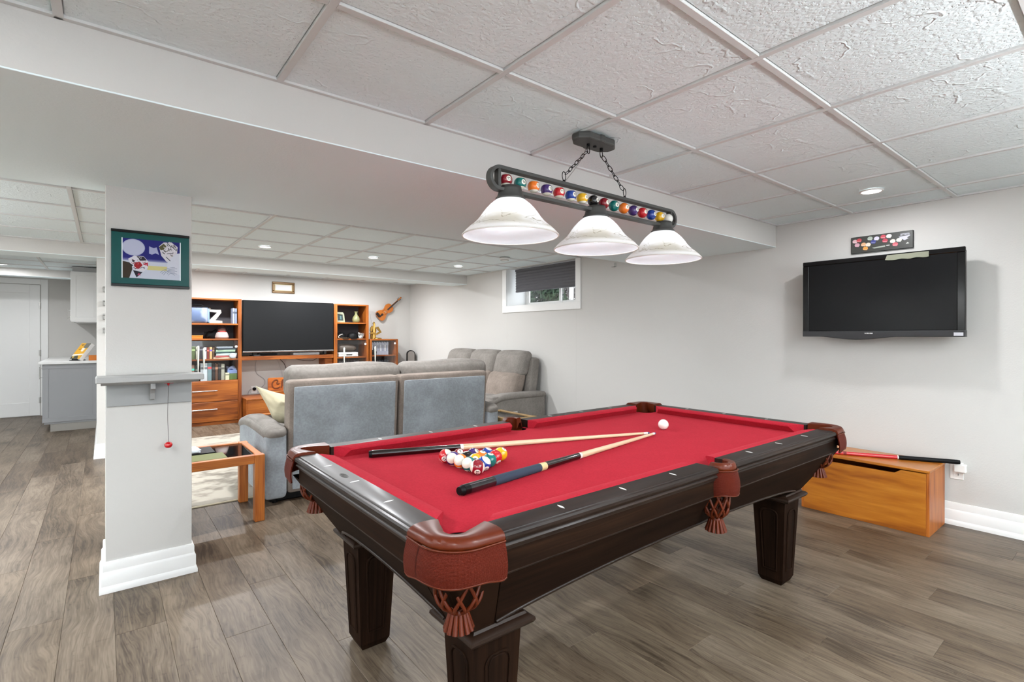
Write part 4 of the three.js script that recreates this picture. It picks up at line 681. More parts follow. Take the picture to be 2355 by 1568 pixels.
{ // wall television on the right wall, hung clear of the wall
  const t = thing('television', 'black flat television hanging on the right wall above the chest', 'television', [4.42, 1.25, 1.245]);
  const q0 = 0.752, q1 = 1.735, y0 = 1.272, y1 = 1.858, x = 4.345;
  part(t, 'housing', [bx(x + 0.012, x + 0.075, y0 + 0.03, y1 - 0.006, q0 + 0.006, q1 - 0.006, 0.012)], M.black);
  part(t, 'bezel', [bx(x, x + 0.02, y1 - 0.034, y1, q0, q1, 0.004), bx(x, x + 0.02, y0 + 0.04, y1 - 0.034, q0, q0 + 0.042, 0.003), bx(x, x + 0.02, y0 + 0.04, y1 - 0.034, q1 - 0.042, q1, 0.003)], M.gloss);
  part(t, 'screen', bx(x + 0.005, x + 0.012, y0 + 0.045, y1 - 0.034, q0 + 0.042, q1 - 0.042, 0.001), phys({ color: col(16, 16, 17), roughness: 0.25, specularIntensity: 0.3 }));
  const qc = 1.36, pts = [[q0, y0 + 0.043], [q1, y0 + 0.043], [q1, y0]]; for (let i = 0; i <= 20; i++) { const k = i / 20, q = q1 - 0.12 - k * 0.5; pts.push([q, y0 - 0.022 * Math.sin(Math.PI * k) ** 1.5]); } pts.push([q0, y0]);
  part(t, 'speaker_bar', extrude(shape(pts), 0.05, 0.004, 2).rotateY(Math.PI / 2).translate(x - 0.004, 0, 0), paint(44, 44, 46, { roughness: 0.4, metalness: 0.2 }));
  for (let i = 0; i < 6; i++) part(t.children.at(-1), 'logo_letter', bx(x - 0.0055, x - 0.0035, y0 + 0.021, y0 + 0.028, 1.262 + i * 0.0085, 1.268 + i * 0.0085, 0.0004), M.chrome);
  part(t, 'sticker', bx(x - 0.0055, x - 0.0035, y0 + 0.008, y0 + 0.029, q0 + 0.01, q0 + 0.058, 0.0004), paint(198, 198, 204), 'small silver rating sticker');
  const glint = slab(14, 3, (u, v) => V(x - 0.0012 - 0.001 * Math.sin(u * 9), y1 - 0.008 - 0.036 * v - 0.003 * Math.sin(u * 17) * v, 0.94 + 0.235 * u + (u > 0.9 ? 0.012 * v : 0)), (u, v) => V(x - 0.0002, y1 - 0.008 - 0.036 * v - 0.003 * Math.sin(u * 17) * v, 0.94 + 0.235 * u + (u > 0.9 ? 0.012 * v : 0)));
  part(t, 'glint_strip', glint, paint(120, 122, 104, { roughness: 0.7 }), 'pale strip standing in for a reflection along the top edge');  // reflection on the screen, built as a pale raised strip
  part(t, 'wall_mount', [bx(4.42, X1 - 0.01, 1.5, 1.62, 1.2, 1.32, 0.004), bx(X1 - 0.012, X1, 1.42, 1.72, 1.05, 1.45, 0.003)], M.black);
}
// ---------------------------------------------------------------- drink ledge on the column
{
  const t = thing('wall_ledge', 'grey drink ledge with a bracket fixed to the white column', 'ledge', [0.19, 0.9, 3.2]);
  const g = paint(152, 153, 152, { roughness: 0.5 }), Qc = 3.262;
  part(t, 'ledge_board', bx(-0.03, 0.415, 1.052, 1.082, Qc - 0.15, Qc, 0.004, 'x'), paint(168, 168, 166, { roughness: 0.45 }));
  part(t, 'under_moulding', prism([[0, 1.038], [0.1, 1.038], [0.122, 1.045], [0.13, 1.053], [0, 1.053]], -0.01, 0.395, (a, o, y) => V(a, y, Qc - o)), g);
  part(t, 'apron', bx(0.012, 0.372, 0.925, 1.038, Qc - 0.016, Qc, 0.002), g);
  const br = [[0, 1.038], [0.09, 1.038], [0.09, 1.012], [0.072, 1.008], [0.045, 0.985], [0.034, 0.955], [0, 0.948]];
  part(t, 'bracket', prism(br, 0.187, 0.207, (a, o, y) => V(a, y, Qc - 0.016 - o)), g);
  const r = thing('hanging_ball', 'small red ball hanging on a dark thread from the drink ledge', 'ball', [0.265, 0.69, Qc - 0.062]), red = phys({ color: col(196, 18, 28), roughness: 0.2, clearcoat: 0.6 });
  const xq = [0.265, Qc - 0.062];
  part(r, 'ball', clean(new THREE.SphereGeometry(0.0175, 28, 20).scale(1.05, 0.95, 1.05).translate(xq[0], 0.712, -xq[1])), red); part(r, 'thread', tube([V(xq[0], 0.728, xq[1]), V(xq[0] - 0.003, 0.87, xq[1]), V(xq[0], 1.03, xq[1])], 0.0011, 20, 6), paint(58, 48, 46));
  part(r, 'hook', [rod(V(xq[0], 1.038, xq[1]), V(xq[0], 1.022, xq[1]), 0.007, 0.004), bx(xq[0] - 0.018, xq[0] + 0.022, 1.0325, 1.038, xq[1] - 0.004, xq[1] + 0.004, 0.001)], red);
}

// ================================================================ PICTURES AND WALL THINGS
const board = (x0, x1, y0, y1, q) => { // flat print facing the camera (-q)
  const g = new THREE.PlaneGeometry(x1 - x0, y1 - y0); return clean(g.translate((x0 + x1) / 2, (y0 + y1) / 2, -q)); };
{
  const t = thing('framed_picture', 'hockey photograph in a wide teal mat hanging on the white column', 'picture', [0.197, 1.53, 3.25]), Qc = 3.262;
  const x0 = 0.03, x1 = 0.362, y0 = 1.531, y1 = 1.818;
  part(t, 'backing', bx(x0, x1, y0 + 0.012, y1 - 0.012, Qc - 0.018, Qc, 0.002), M.black);
  part(t, 'frame_bar', bx(x0 - 0.001, x1 + 0.001, y1 - 0.014, y1, Qc - 0.022, Qc, 0.002), M.gloss); part(t, 'frame_bar', bx(x0 - 0.001, x1 + 0.001, y0, y0 + 0.014, Qc - 0.022, Qc, 0.002), M.gloss);
  part(t, 'mat_board', bx(x0 + 0.001, x1 - 0.001, y0 + 0.014, y1 - 0.014, Qc - 0.0195, Qc - 0.017, 0.0005), phys({ color: col(6, 76, 74), roughness: 0.3, clearcoat: 0.12, specularIntensity: 0.3 }));
  const pr = canvasTex(512, 384, (c, w, h) => {
    c.fillStyle = '#1b1d78'; c.fillRect(0, 0, w, h * 0.55); const g = c.createLinearGradient(0, h * 0.48, 0, h * 0.58); g.addColorStop(0, '#1b1d78'); g.addColorStop(1, '#ccd0e2'); c.fillStyle = g; c.fillRect(0, h * 0.48, w, h * 0.1); c.fillStyle = '#d2d7e6'; c.fillRect(0, h * 0.56, w, h * 0.44);
    const E = (x, y, a, b, r, f) => { c.fillStyle = f; c.beginPath(); c.ellipse(x * w, y * h, a * w, b * h, r, 0, 7); c.fill(); }, P = (p, f) => { c.fillStyle = f; c.beginPath(); p.forEach(([x, y], i) => i ? c.lineTo(x * w, y * h) : c.moveTo(x * w, y * h)); c.closePath(); c.fill(); };
    E(0.19, 0.22, 0.19, 0.21, 0, '#b9bedb'); E(0.19, 0.22, 0.175, 0.19, 0, '#c6cae2'); P([[0.45, 0.16], [0.53, 0.2], [0.58, 0.17], [0.62, 0.36], [0.56, 0.33], [0.5, 0.37], [0.45, 0.35]], '#b4b9da');
    c.fillStyle = '#dcd38e'; c.fillRect(w * 0.42, h * 0.66, w * 0.34, h * 0.11);
    P([[0, 0.58], [0.16, 0.62], [0.17, 0.78], [0.12, 1], [0, 1]], '#3a2c1c');                                  // left goalie
    P([[0.1, 0.52], [0.2, 0.43], [0.36, 0.43], [0.44, 0.56], [0.43, 0.72], [0.36, 0.82], [0.24, 0.8], [0.14, 0.66]], '#e6e3ec'); P([[0.24, 0.44], [0.36, 0.44], [0.41, 0.53], [0.3, 0.55]], '#2a2430'); P([[0.2, 0.6], [0.3, 0.58], [0.34, 0.66], [0.28, 0.76], [0.2, 0.74]], '#b01820'); P([[0.34, 0.63], [0.43, 0.58], [0.43, 0.68]], '#c01c38'); P([[0.16, 0.52], [0.22, 0.56], [0.18, 0.6]], '#20202a'); P([[0.1, 0.6], [0.19, 0.68], [0.16, 0.7]], '#20202a'); P([[0.18, 0.8], [0.34, 0.84], [0.24, 0.98]], '#241e2a'); P([[0.28, 0.86], [0.31, 0.92], [0.25, 0.92]], '#b8486a'); c.strokeStyle = '#3a3a48'; c.lineWidth = 4; c.beginPath(); c.arc(w * 0.34, h * 0.76, 18, 3.4, 6.2); c.stroke();
    P([[0.78, 0.42], [0.9, 0.3], [1, 0.28], [1, 0.86], [0.84, 0.8], [0.76, 0.64]], '#dde0ec'); P([[0.62, 0.14], [0.7, 0.03], [0.84, 0.01], [0.95, 0.12], [0.94, 0.28], [0.82, 0.44], [0.76, 0.54], [0.66, 0.38]], '#e4dfe6'); P([[0.62, 0.16], [0.7, 0.06], [0.75, 0.12], [0.7, 0.22], [0.65, 0.24]], '#5d5a34'); // right goalie
    c.strokeStyle = '#22202a'; c.lineWidth = 6; for (const [a, b, d, e] of [[0.76, 0.02, 0.83, 0.14], [0.83, 0.1, 0.93, 0.22], [0.78, 0.16, 0.8, 0.24], [0.76, 0.32, 0.86, 0.3], [0.74, 0.4, 0.82, 0.5], [0.68, 0.28, 0.72, 0.33], [0.88, 0.06, 0.94, 0.2]]) { c.beginPath(); c.moveTo(a * w, b * h); c.lineTo(d * w, e * h); c.stroke(); }
    let sd = 11; const R = () => (sd = (sd * 16807) % 2147483647) / 2147483647; // scuffs and cage bars on both masks
    for (const [mx, my, mr, cols] of [[0.28, 0.62, 0.15, ['#20202a', '#f2f0f4', '#8a1420', '#55505c']], [0.8, 0.2, 0.16, ['#2a2832', '#f4f2f6', '#77737c', '#5d5a34']]]) for (let k = 0; k < 46; k++) { const a = R() * 6.283, d = Math.sqrt(R()) * mr, x = (mx + Math.cos(a) * d * 0.85) * w, y = (my + Math.sin(a) * d * 1.1) * h; c.strokeStyle = cols[k % 4]; c.lineWidth = 1.5 + R() * 4; c.beginPath(); c.moveTo(x, y); c.quadraticCurveTo(x + R() * 20 - 10, y + R() * 20 - 10, x + R() * 34 - 17, y + R() * 34 - 17); c.stroke(); }
    c.strokeStyle = '#8d95a8'; c.lineWidth = 4; for (let k = 0; k < 7; k++) { c.beginPath(); c.moveTo(w * (0.64 + k * 0.03), h * (0.82 + (k % 3) * 0.03)); c.quadraticCurveTo(w * (0.75 + k * 0.01), h * (0.68 + k * 0.02), w * (0.9 + (k % 2) * 0.04), h * (0.66 + k * 0.035)); c.stroke(); }
  });
  part(t, 'print', board(0.073, 0.322, 1.575, 1.776, Qc - 0.0202), phys({ map: pr, roughness: 0.35, color: col(225, 225, 225), specularIntensity: 0.3 }));
  part(t, 'mat_bevel', [bx(0.0715, 0.076, 1.574, 1.777, Qc - 0.0206, Qc - 0.019, 0.0003), bx(0.319, 0.3235, 1.574, 1.777, Qc - 0.0206, Qc - 0.019, 0.0003)], paint(214, 224, 228));
}
{
  const q0 = 1.06, q1 = 1.446, y0 = 1.906, y1 = 2.031, t = thing('poster_panel', 'long black panel print of small team helmets above the wall television', 'picture', [X1 - 0.01, y0, 1.253]);
  part(t, 'panel', bx(X1 - 0.018, X1, y0, y1, q0, q1, 0.002), M.black);
  const pr = canvasTex(768, 256, (c, w, h) => {
    c.fillStyle = '#3d3e3a'; c.fillRect(0, 0, w, h);
    const hel = (x, y, r, f) => { c.fillStyle = f; c.beginPath(); c.ellipse(x, y, r, r * 0.92, -0.2, Math.PI * 0.85, Math.PI * 2.25); c.lineTo(x + r * 0.5, y + r * 0.9); c.lineTo(x - r * 0.6, y + r * 0.7); c.closePath(); c.fill(); c.strokeStyle = 'rgba(245,240,240,.85)'; c.lineWidth = 4; c.beginPath(); c.moveTo(x - r * 0.8, y + r * 0.3); c.lineTo(x + r * 0.7, y + r * 0.35); c.stroke(); };
    for (const [x, y, f] of [[50, 66, '#d9b8bc'], [104, 56, '#c8454c'], [78, 128, '#d3a3b0'], [162, 130, '#e0b184'], [222, 140, '#e6dccb'], [186, 196, '#dc9a44'], [246, 46, '#aebcae'], [330, 58, '#d6d2e6'], [288, 106, '#434a94'], [412, 44, '#c94a58'], [484, 44, '#e3e0dc'], [436, 108, '#c23c50'], [530, 130, '#ecdcd0'], [606, 122, '#dedfd2'], [560, 182, '#d0606c']]) hel(x, y, 34, f);
    c.fillStyle = '#a9aea4'; c.beginPath(); c.moveTo(270, 196); c.lineTo(440, 178); c.lineTo(438, 202); c.lineTo(300, 212); c.fill(); c.fillStyle = '#d6d8d4'; c.fillRect(452, 178, 40, 12);
    c.strokeStyle = '#b9bac6'; c.lineWidth = 5; for (let k = 0; k < 7; k++) { c.beginPath(); c.moveTo(622 + k * 16, 60); c.bezierCurveTo(618 + k * 16, 20, 646 + k * 14, 22, 632 + k * 16, 62); c.stroke(); } c.fillStyle = '#c9c8dc'; c.beginPath(); c.moveTo(600, 74); c.lineTo(744, 66); c.lineTo(700, 100); c.lineTo(720, 112); c.lineTo(672, 136); c.lineTo(640, 112); c.fill(); c.fillStyle = '#c6c9c2'; c.beginPath(); c.moveTo(684, 194); c.lineTo(706, 168); c.lineTo(728, 190); c.fill();
  });
  const g = new THREE.PlaneGeometry(q1 - q0 - 0.004, y1 - y0 - 0.004).rotateY(-Math.PI / 2).translate(X1 - 0.0184, (y0 + y1) / 2, -1.253); part(t, 'print', clean(g), phys({ map: pr, roughness: 0.4 }));
}
{
  const t = thing('framed_picture', 'small gilt frame with a pale mat on the wall above the television', 'picture', [2.26, 1.955, 8.71]), x0 = 2.09, x1 = 2.432, y0 = 1.952, y1 = 2.132, gilt = paint(104, 76, 36, { metalness: 0.3, roughness: 0.4 });
  const F = (n, a, b, c, d) => part(t, n, bx(a, b, c, d, QB - 0.022, QB, 0.006), gilt);
  F('frame_bar', x0, x1, y1 - 0.036, y1); F('frame_bar', x0, x1, y0, y0 + 0.036); F('frame_bar', x0, x0 + 0.036, y0 + 0.036, y1 - 0.036); F('frame_bar', x1 - 0.036, x1, y0 + 0.036, y1 - 0.036);
  part(t, 'mat_board', bx(x0 + 0.034, x1 - 0.034, y0 + 0.034, y1 - 0.034, QB - 0.012, QB - 0.006, 0.001), paint(206, 190, 150)); part(t, 'paper', bx(x0 + 0.05, x1 - 0.05, y0 + 0.048, y1 - 0.048, QB - 0.014, QB - 0.011, 0.0005), paint(226, 224, 224));
}
{ // violin hung on the wall, neck to the upper right
  const t = thing('violin', 'orange-brown violin hung slanting on the wall right of the bookcases', 'violin', [4.0, 1.72, QB - 0.03]);
  const top = [[0, 0], [0.05, 0.003], [0.085, 0.02], [0.1, 0.055], [0.097, 0.09], [0.08, 0.125], [0.072, 0.135], [0.06, 0.16], [0.056, 0.185], [0.062, 0.215], [0.074, 0.235], [0.081, 0.26], [0.082, 0.29], [0.07, 0.325], [0.045, 0.345], [0.012, 0.352]];
  const s = new THREE.Shape(); s.moveTo(0, 0); s.splineThru(top.slice(1).map(p => new THREE.Vector2(...p))); s.lineTo(-0.012, 0.352); s.splineThru([...top].reverse().slice(1).map(p => new THREE.Vector2(-p[0], p[1])));
  const amber = phys({ color: col(196, 108, 22), roughness: 0.22, clearcoat: 0.6 }), dark = paint(44, 24, 14, { roughness: 0.3 });
  const rot = g => { g = merge(g); g.translate(0, -0.2, 0); g.rotateZ(-0.86); return g; };
  local(t, 'body', rot(extrude(s, 0.036, 0.006, 3, 24)), amber); local(t, 'neck', rot([bx(-0.011, 0.011, 0.345, 0.5, -0.034, -0.016, 0.004)]), amber);
  local(t, 'fingerboard', rot(cbox(0.024, 0.27, 0.006, 0.002).translate(0, 0.365, 0.046)), dark); local(t, 'tailpiece', rot(extrude(shape([[-0.008, 0.02], [0.008, 0.02], [0.02, 0.11], [-0.02, 0.11]]), 0.006, 0.001).translate(0, 0, 0.042)), dark);
  local(t, 'bridge', rot(cbox(0.042, 0.005, 0.03, 0.001).translate(0, 0.165, 0.052)), M.maple); local(t, 'chin_rest', rot(soft(0.085, 0.05, 0.02, 0.01, [0, 0, 0.003], 6).translate(-0.05, 0.03, 0.045)), dark);
  local(t, 'pegbox', rot([cbox(0.022, 0.08, 0.022, 0.004).translate(0, 0.54, 0.026), new THREE.CylinderGeometry(0.016, 0.016, 0.026, 16).rotateZ(Math.PI / 2).translate(0, 0.585, 0.02)]), amber); local(t, 'peg', rot([0.515, 0.53, 0.545, 0.56].map((y, k) => rod(V(0, y, -0.026), V(k % 2 ? 0.034 : -0.034, y, -0.026), 0.003, 0.006, 8))), dark);
  for (const d of [-1, 1]) local(t, 'sound_hole', rot(tube([[-0.004, 0.13], [0.004, 0.145], [-0.002, 0.17], [0.006, 0.19], [-0.002, 0.2]].map(([a, b]) => new THREE.Vector3(d * (0.04 + a), b, 0.0365)), 0.0022, 16, 5)), dark);
  for (const x of [-0.0075, -0.0025, 0.0025, 0.0075]) local(t, 'string', rot(rod(new THREE.Vector3(x * 1.6, 0.11, 0.052), new THREE.Vector3(x, 0.505, 0.0515), 0.0006, 0.0006, 5)), M.nickel);
}
{ // wall sockets and small fixings
  const o = thing('wall_outlet', 'white wall outlet with a plugged-in white adapter right of the chest', 'outlet', [X1, 0.31, 0.83]);
  part(o, 'cover_plate', bx(X1 - 0.006, X1, 0.31, 0.425, 0.79, 0.86, 0.002), M.white); part(o, 'socket', bx(X1 - 0.0075, X1 - 0.004, 0.33, 0.36, 0.81, 0.84, 0.001), M.trim); part(o, 'adapter', bx(X1 - 0.05, X1 - 0.006, 0.365, 0.42, 0.77, 0.835, 0.006), M.white); part(o, 'slot', [bx(X1 - 0.008, X1 - 0.007, 0.336, 0.35, 0.816, 0.819, 0.0002)], M.black);
  const b = thing('wall_bracket', 'small grey metal bracket high on the wall right of the window', 'bracket', [X1, 2.05, 3.78]); part(b, 'plate', bx(X1 - 0.003, X1, 2.05, 2.1, 3.765, 3.795, 0.001), M.nickel); part(b, 'arm', bx(X1 - 0.03, X1 - 0.003, 2.05, 2.056, 3.77, 3.815, 0.001), M.nickel);
  const p = thing('wall_plug', 'black round plug in the wall above the low teak bench', 'plug', [1.83, 0.385, QB]); part(p, 'cover_plate', bx(1.79, 1.87, 0.375, 0.49, QB - 0.006, QB, 0.002), M.white); part(p, 'plug_body', lathe([[0, 0], [0.024, 0], [0.022, 0.03], [0, 0.034]], 20).rotateX(-Math.PI / 2).translate(1.83, 0.448, -(QB - 0.005) ), M.black); 
  p.children[1].geometry.translate(0, 0, 0.034);
  const rk = thing('cue_clip', 'row of small grey cue clips on the end of the partition wall', 'cue rack', [0.0, 1.28, 6.84]); for (let k = 0; k < 4; k++) { const y = 1.3 + 0.143 * k; part(rk, 'clip', [bx(-0.005, 0.05, y, y + 0.055, 6.836, 6.84, 0.001), bx(-0.005, 0.05, y + 0.045, y + 0.06, 6.8, 6.836, 0.003), bx(0.0, 0.045, y + 0.005, y + 0.045, 6.81, 6.836, 0.003)], M.nickel); }
}
{ // cellular blind, half lowered in the window reveal
  const t = thing('window_blind', 'grey pleated blind half lowered over the basement window', 'blind', [4.62, 1.9, 5.07]), gr = mat({ color: col(104, 104, 108), roughness: 0.95, bumpMap: again(T.linen, 4, 4), bumpScale: 0.0008 });
  const pro = [], back = [], n = 15; for (let i = 0; i <= n; i++) { const y = 1.905 + (CEIL - 0.03 - 1.905) * i / n; pro.push([i % 2 ? 0.008 : 0.0, y]); back.unshift([i % 2 ? 0.022 : 0.03, y]); }
  part(t, 'pleated_fabric', prism([...pro, ...back], WQ0 + 0.02, WQ1 - 0.06, (a, o, y) => V(4.62 + o, y, a), 0.2), gr);
  part(t, 'bottom_rail', bx(4.617, 4.652, 1.892, 1.908, WQ0 + 0.02, WQ1 - 0.06, 0.004), paint(92, 92, 96)); part(t, 'head_rail', bx(4.61, 4.655, CEIL - 0.032, CEIL, WQ0 + 0.02, WQ1 - 0.06, 0.003), paint(92, 92, 96));
}
// ================================================================ ON AND ROUND THE WALL UNIT
const sit = (name, label, cat, x, y, q, turn = 0, group) => thing(name, label, cat, [x, y, q], group, turn);
{
  // top left shelf
  const bag = sit('cooler_bag', 'silver and blue quilted bag with black handle on the top left shelf', 'bag', 1.02, 1.45, 8.5), silver = phys({ color: col(150, 156, 168), roughness: 0.55, metalness: 0.2, map: tex(128, 128, (u, v) => mix([150, 170, 205], [240, 244, 250], sm(0.42, 0.58, fbm(u, v, 6, 6, 3, 19))), true) });
  local(bag, 'body', soft(0.3, 0.235, 0.2, 0.03, [0.01, 0.01, 0.02], 12).translate(0, 0.12, 0), silver); local(bag, 'side_pocket', soft(0.02, 0.2, 0.16, 0.009, [0.006, 0, 0], 6).translate(0.158, 0.11, 0), paint(120, 150, 186)); local(bag, 'lid_piping', tube([[-0.14, 0.09], [0.14, 0.09], [0.14, -0.09], [-0.14, -0.09]].map(([a, b]) => new THREE.Vector3(a, 0.236, b)), 0.008, 40, 6, true), M.black); local(bag, 'handle', tube([[-0.1, 0.236], [-0.07, 0.262], [0.05, 0.265], [0.11, 0.236]].map(([a, b]) => new THREE.Vector3(a, b, 0.05)), 0.008, 20, 6), M.black);
  const z = sit('letter_ornament', 'white standing letter Z ornament on the top left shelf', 'ornament', 1.27, 1.45, 8.48); local(z, 'letter', extrude(shape([[-0.085, 0], [0.085, 0], [0.085, 0.038], [0.0, 0.045], [0.075, 0.155], [0.07, 0.2], [-0.075, 0.2], [-0.085, 0.165], [0.015, 0.155], [-0.085, 0.04]]), 0.03, 0.003).rotateX(-0.08), paint(150, 147, 142)); local(z, 'base_disc', lathe([[0, 0], [0.1, 0], [0.1, 0.008], [0, 0.01]], 24), paint(150, 147, 142));
  const fl = sit('flower_ornament', 'small dark ornament with a cream flower behind the letter Z', 'ornament', 1.185, 1.45, 8.56); local(fl, 'stem', tube([[0, 0], [-0.01, 0.1], [0.005, 0.2]].map(([a, b]) => new THREE.Vector3(a, b, 0)), 0.018, 12, 8), M.black); local(fl, 'flower', [0, 1, 2, 3, 4].map(k => new THREE.SphereGeometry(0.018, 10, 8).scale(1, 0.7, 0.6).translate(0.022 * Math.cos(k * 1.257), 0.215 + 0.02 * Math.sin(k * 1.257), 0.01)), paint(224, 212, 190));
  const vb = (x, w, h, y, q, c, label, group, d = 0.15) => { const t = sit('book', label, 'book', x, y, q, 0, group); local(t, 'cover', [cbox(0.003, h, d, 0.0008).translate(-w / 2 + 0.0015, h / 2, 0), cbox(0.003, h, d, 0.0008).translate(w / 2 - 0.0015, h / 2, 0), cbox(w, h, 0.004, 0.001).translate(0, h / 2, d / 2 - 0.002)], paint(...c)); local(t, 'pages', cbox(w - 0.006, h - 0.008, d - 0.008, 0.0008).translate(0, h / 2, -0.002), M.page); local(t, 'title_band', cbox(w * 0.98, h * 0.12, 0.001, 0.0003).translate(0, h * 0.72, d / 2 + 0.0004), paint(...c.map(v => v > 128 ? v * 0.55 : v * 1.5 + 40))); return t; };
  vb(1.49, 0.026, 0.225, 1.45, 8.46, [150, 160, 184], 'left one of two slim pale blue books on the top left shelf', 'slim books at the end of the top shelf'); vb(1.519, 0.026, 0.222, 1.45, 8.46, [132, 146, 178], 'right one of two slim pale blue books on the top left shelf', 'slim books at the end of the top shelf');
  // second shelf
  const ob = sit('box', 'flat orange box on the second shelf of the left bookcase', 'box', 1.0, 1.23, 8.45); local(ob, 'body', cbox(0.2, 0.034, 0.14, 0.003).translate(0, 0.017, 0), paint(206, 112, 28)); local(ob, 'lid', cbox(0.206, 0.014, 0.146, 0.003).translate(0, 0.041, 0), paint(214, 122, 36));
  const fg = sit('figurine', 'small seated figurine with dark hat and white lap on the second left shelf', 'figurine', 1.35, 1.23, 8.47); local(fg, 'body', lathe([[0, 0], [0.085, 0], [0.092, 0.03], [0.075, 0.08], [0.055, 0.115], [0, 0.13]], 24), paint(176, 164, 160)); local(fg, 'head', clean(new THREE.SphereGeometry(0.05, 20, 16).translate(0, 0.13, 0.01)), paint(150, 96, 84)); local(fg, 'hat', lathe([[0.075, 0.135], [0.078, 0.142], [0.055, 0.15], [0.052, 0.185], [0.03, 0.2], [0, 0.204]], 24), paint(48, 30, 28)); local(fg, 'scarf', clean(new THREE.TorusGeometry(0.05, 0.014, 8, 20).rotateX(1.5).translate(0, 0.095, 0.004)), paint(140, 40, 34));
  const dk = sit('ornament', 'black jagged ornament beside the figurine on the second left shelf', 'ornament', 1.23, 1.23, 8.5); local(dk, 'body', soft(0.14, 0.1, 0.08, 0.03, [0.01, 0.02, 0], 8, (o, t) => [o[0] + o[1] * 0.3, o[1] * (1 + 0.3 * Math.sin(o[0] * 60)), o[2]]).translate(0, 0.056, 0), M.black); local(dk, 'wing', extrude(shape([[-0.09, 0.05], [-0.02, 0.06], [0, 0.12], [-0.05, 0.09], [-0.1, 0.1]]), 0.012, 0.002), M.black);
  // third shelf: upright books, then a flat pile
  const up = [[0.985, 0.05, 0.185, [88, 106, 66], 'thick green book, leftmost on the third shelf'], [1.035, 0.04, 0.18, [206, 210, 190], 'cream book second from the left on the third shelf'], [1.085, 0.05, 0.19, [54, 54, 62], 'dark book with red band on the third left shelf'], [1.13, 0.034, 0.17, [214, 214, 220], 'white paperback between dark and red books on the third shelf'], [1.166, 0.03, 0.168, [120, 44, 34], 'brick red paperback on the third left shelf'], [1.2, 0.032, 0.172, [206, 176, 120], 'tan book on the third left shelf'], [1.232, 0.026, 0.165, [90, 62, 40], 'brown book at the right end of the upright third-shelf row']];
  for (const [x, w, h, c, lab] of up) vb(x, w, h, 0.94, 8.47, c, lab + ' of the left bookcase', 'upright books on the third shelf');
  const pile = [[0.3, 0.022, [220, 206, 180], 'cream', 'lowest'], [0.29, 0.024, [176, 84, 84], 'pink-red', 'second from below'], [0.28, 0.036, [186, 208, 204], 'pale grey-green', 'third from below'], [0.27, 0.018, [50, 84, 84], 'dark teal', 'fourth from below'], [0.26, 0.03, [160, 190, 164], 'mint green', 'fifth from below'], [0.25, 0.024, [52, 66, 78], 'slate blue', 'last but one'], [0.22, 0.022, [150, 160, 170], 'silver grey', 'topmost']]; let y = 0.94;
  pile.forEach(([w, h, c, nm, pos], i) => { const t = sit('book', `flat ${nm} book, ${pos} of the pile on the third left shelf`, 'book', 1.39 + (i % 3 - 1) * 0.012, y, 8.48, (i % 2 ? 0.05 : -0.04), 'flat pile of books'); local(t, 'cover', [cbox(w * 0.95, 0.003, 0.19, 0.001).translate(0, 0.0015, 0), cbox(w * 0.95, 0.003, 0.19, 0.001).translate(0, h - 0.0015, 0), cbox(w * 0.95, h, 0.004, 0.001).translate(0, h / 2, 0.093)], paint(...c)); local(t, 'pages', cbox(w * 0.93, h - 0.006, 0.18, 0.001).translate(0, h / 2, -0.003), M.page); y += h; });
  const st = sit('stone_ornament', 'round pale grey ornament in front of the flat pile of books', 'ornament', 1.475, 0.94, 8.372); local(st, 'stone', clean(new THREE.DodecahedronGeometry(0.042, 1).scale(1.1, 1, 0.35).rotateX(-0.15).translate(0, 0.042, 0)), paint(190, 198, 202));
  // bottom open shelf
  const low = [[0.975, 0.05, 0.23, [150, 120, 104], 'brown-grey book with red stripe, leftmost on the bottom shelf'], [1.03, 0.04, 0.22, [60, 70, 66], 'dark green book second from the left on the bottom shelf'], [1.115, 0.085, 0.25, [206, 218, 224], 'wide white binder on the bottom left shelf'], [1.185, 0.05, 0.252, [120, 150, 156], 'blue-grey binder on the bottom left shelf'], [1.235, 0.036, 0.24, [26, 24, 26], 'black book beside the blue-grey binder'], [1.272, 0.034, 0.24, [96, 66, 48], 'brown book with pale foot on the bottom left shelf'], [1.31, 0.036, 0.245, [30, 28, 26], 'black binder in the middle of the bottom left shelf'], [1.352, 0.044, 0.235, [170, 172, 156], 'grey-beige book on the bottom left shelf']];
  for (const [x, w, h, c, lab] of low) vb(x, w, h, 0.632, 8.47, c, lab, 'books on the bottom open shelf');
  vb(1.405, 0.05, 0.105, 0.632, 8.4, [218, 218, 186], 'short cream book standing before the blue box', undefined, 0.06);
  const bb = sit('game_box', 'box with blue lid and green landscape print on the bottom left shelf', 'box', 1.475, 0.632, 8.5); local(bb, 'body', cbox(0.12, 0.09, 0.2, 0.003).translate(0, 0.045, 0), paint(92, 120, 62)); local(bb, 'lid', cbox(0.124, 0.05, 0.204, 0.004).translate(0, 0.115, 0), paint(126, 150, 200)); local(bb, 'paper', soft(0.12, 0.04, 0.16, 0.015, [0, 0.01, 0], 8, (o) => [o[0], o[1] + 0.012 * Math.sin(o[0] * 60 + o[2] * 30), o[2]]).translate(0, 0.16, 0), paint(150, 164, 196));
}
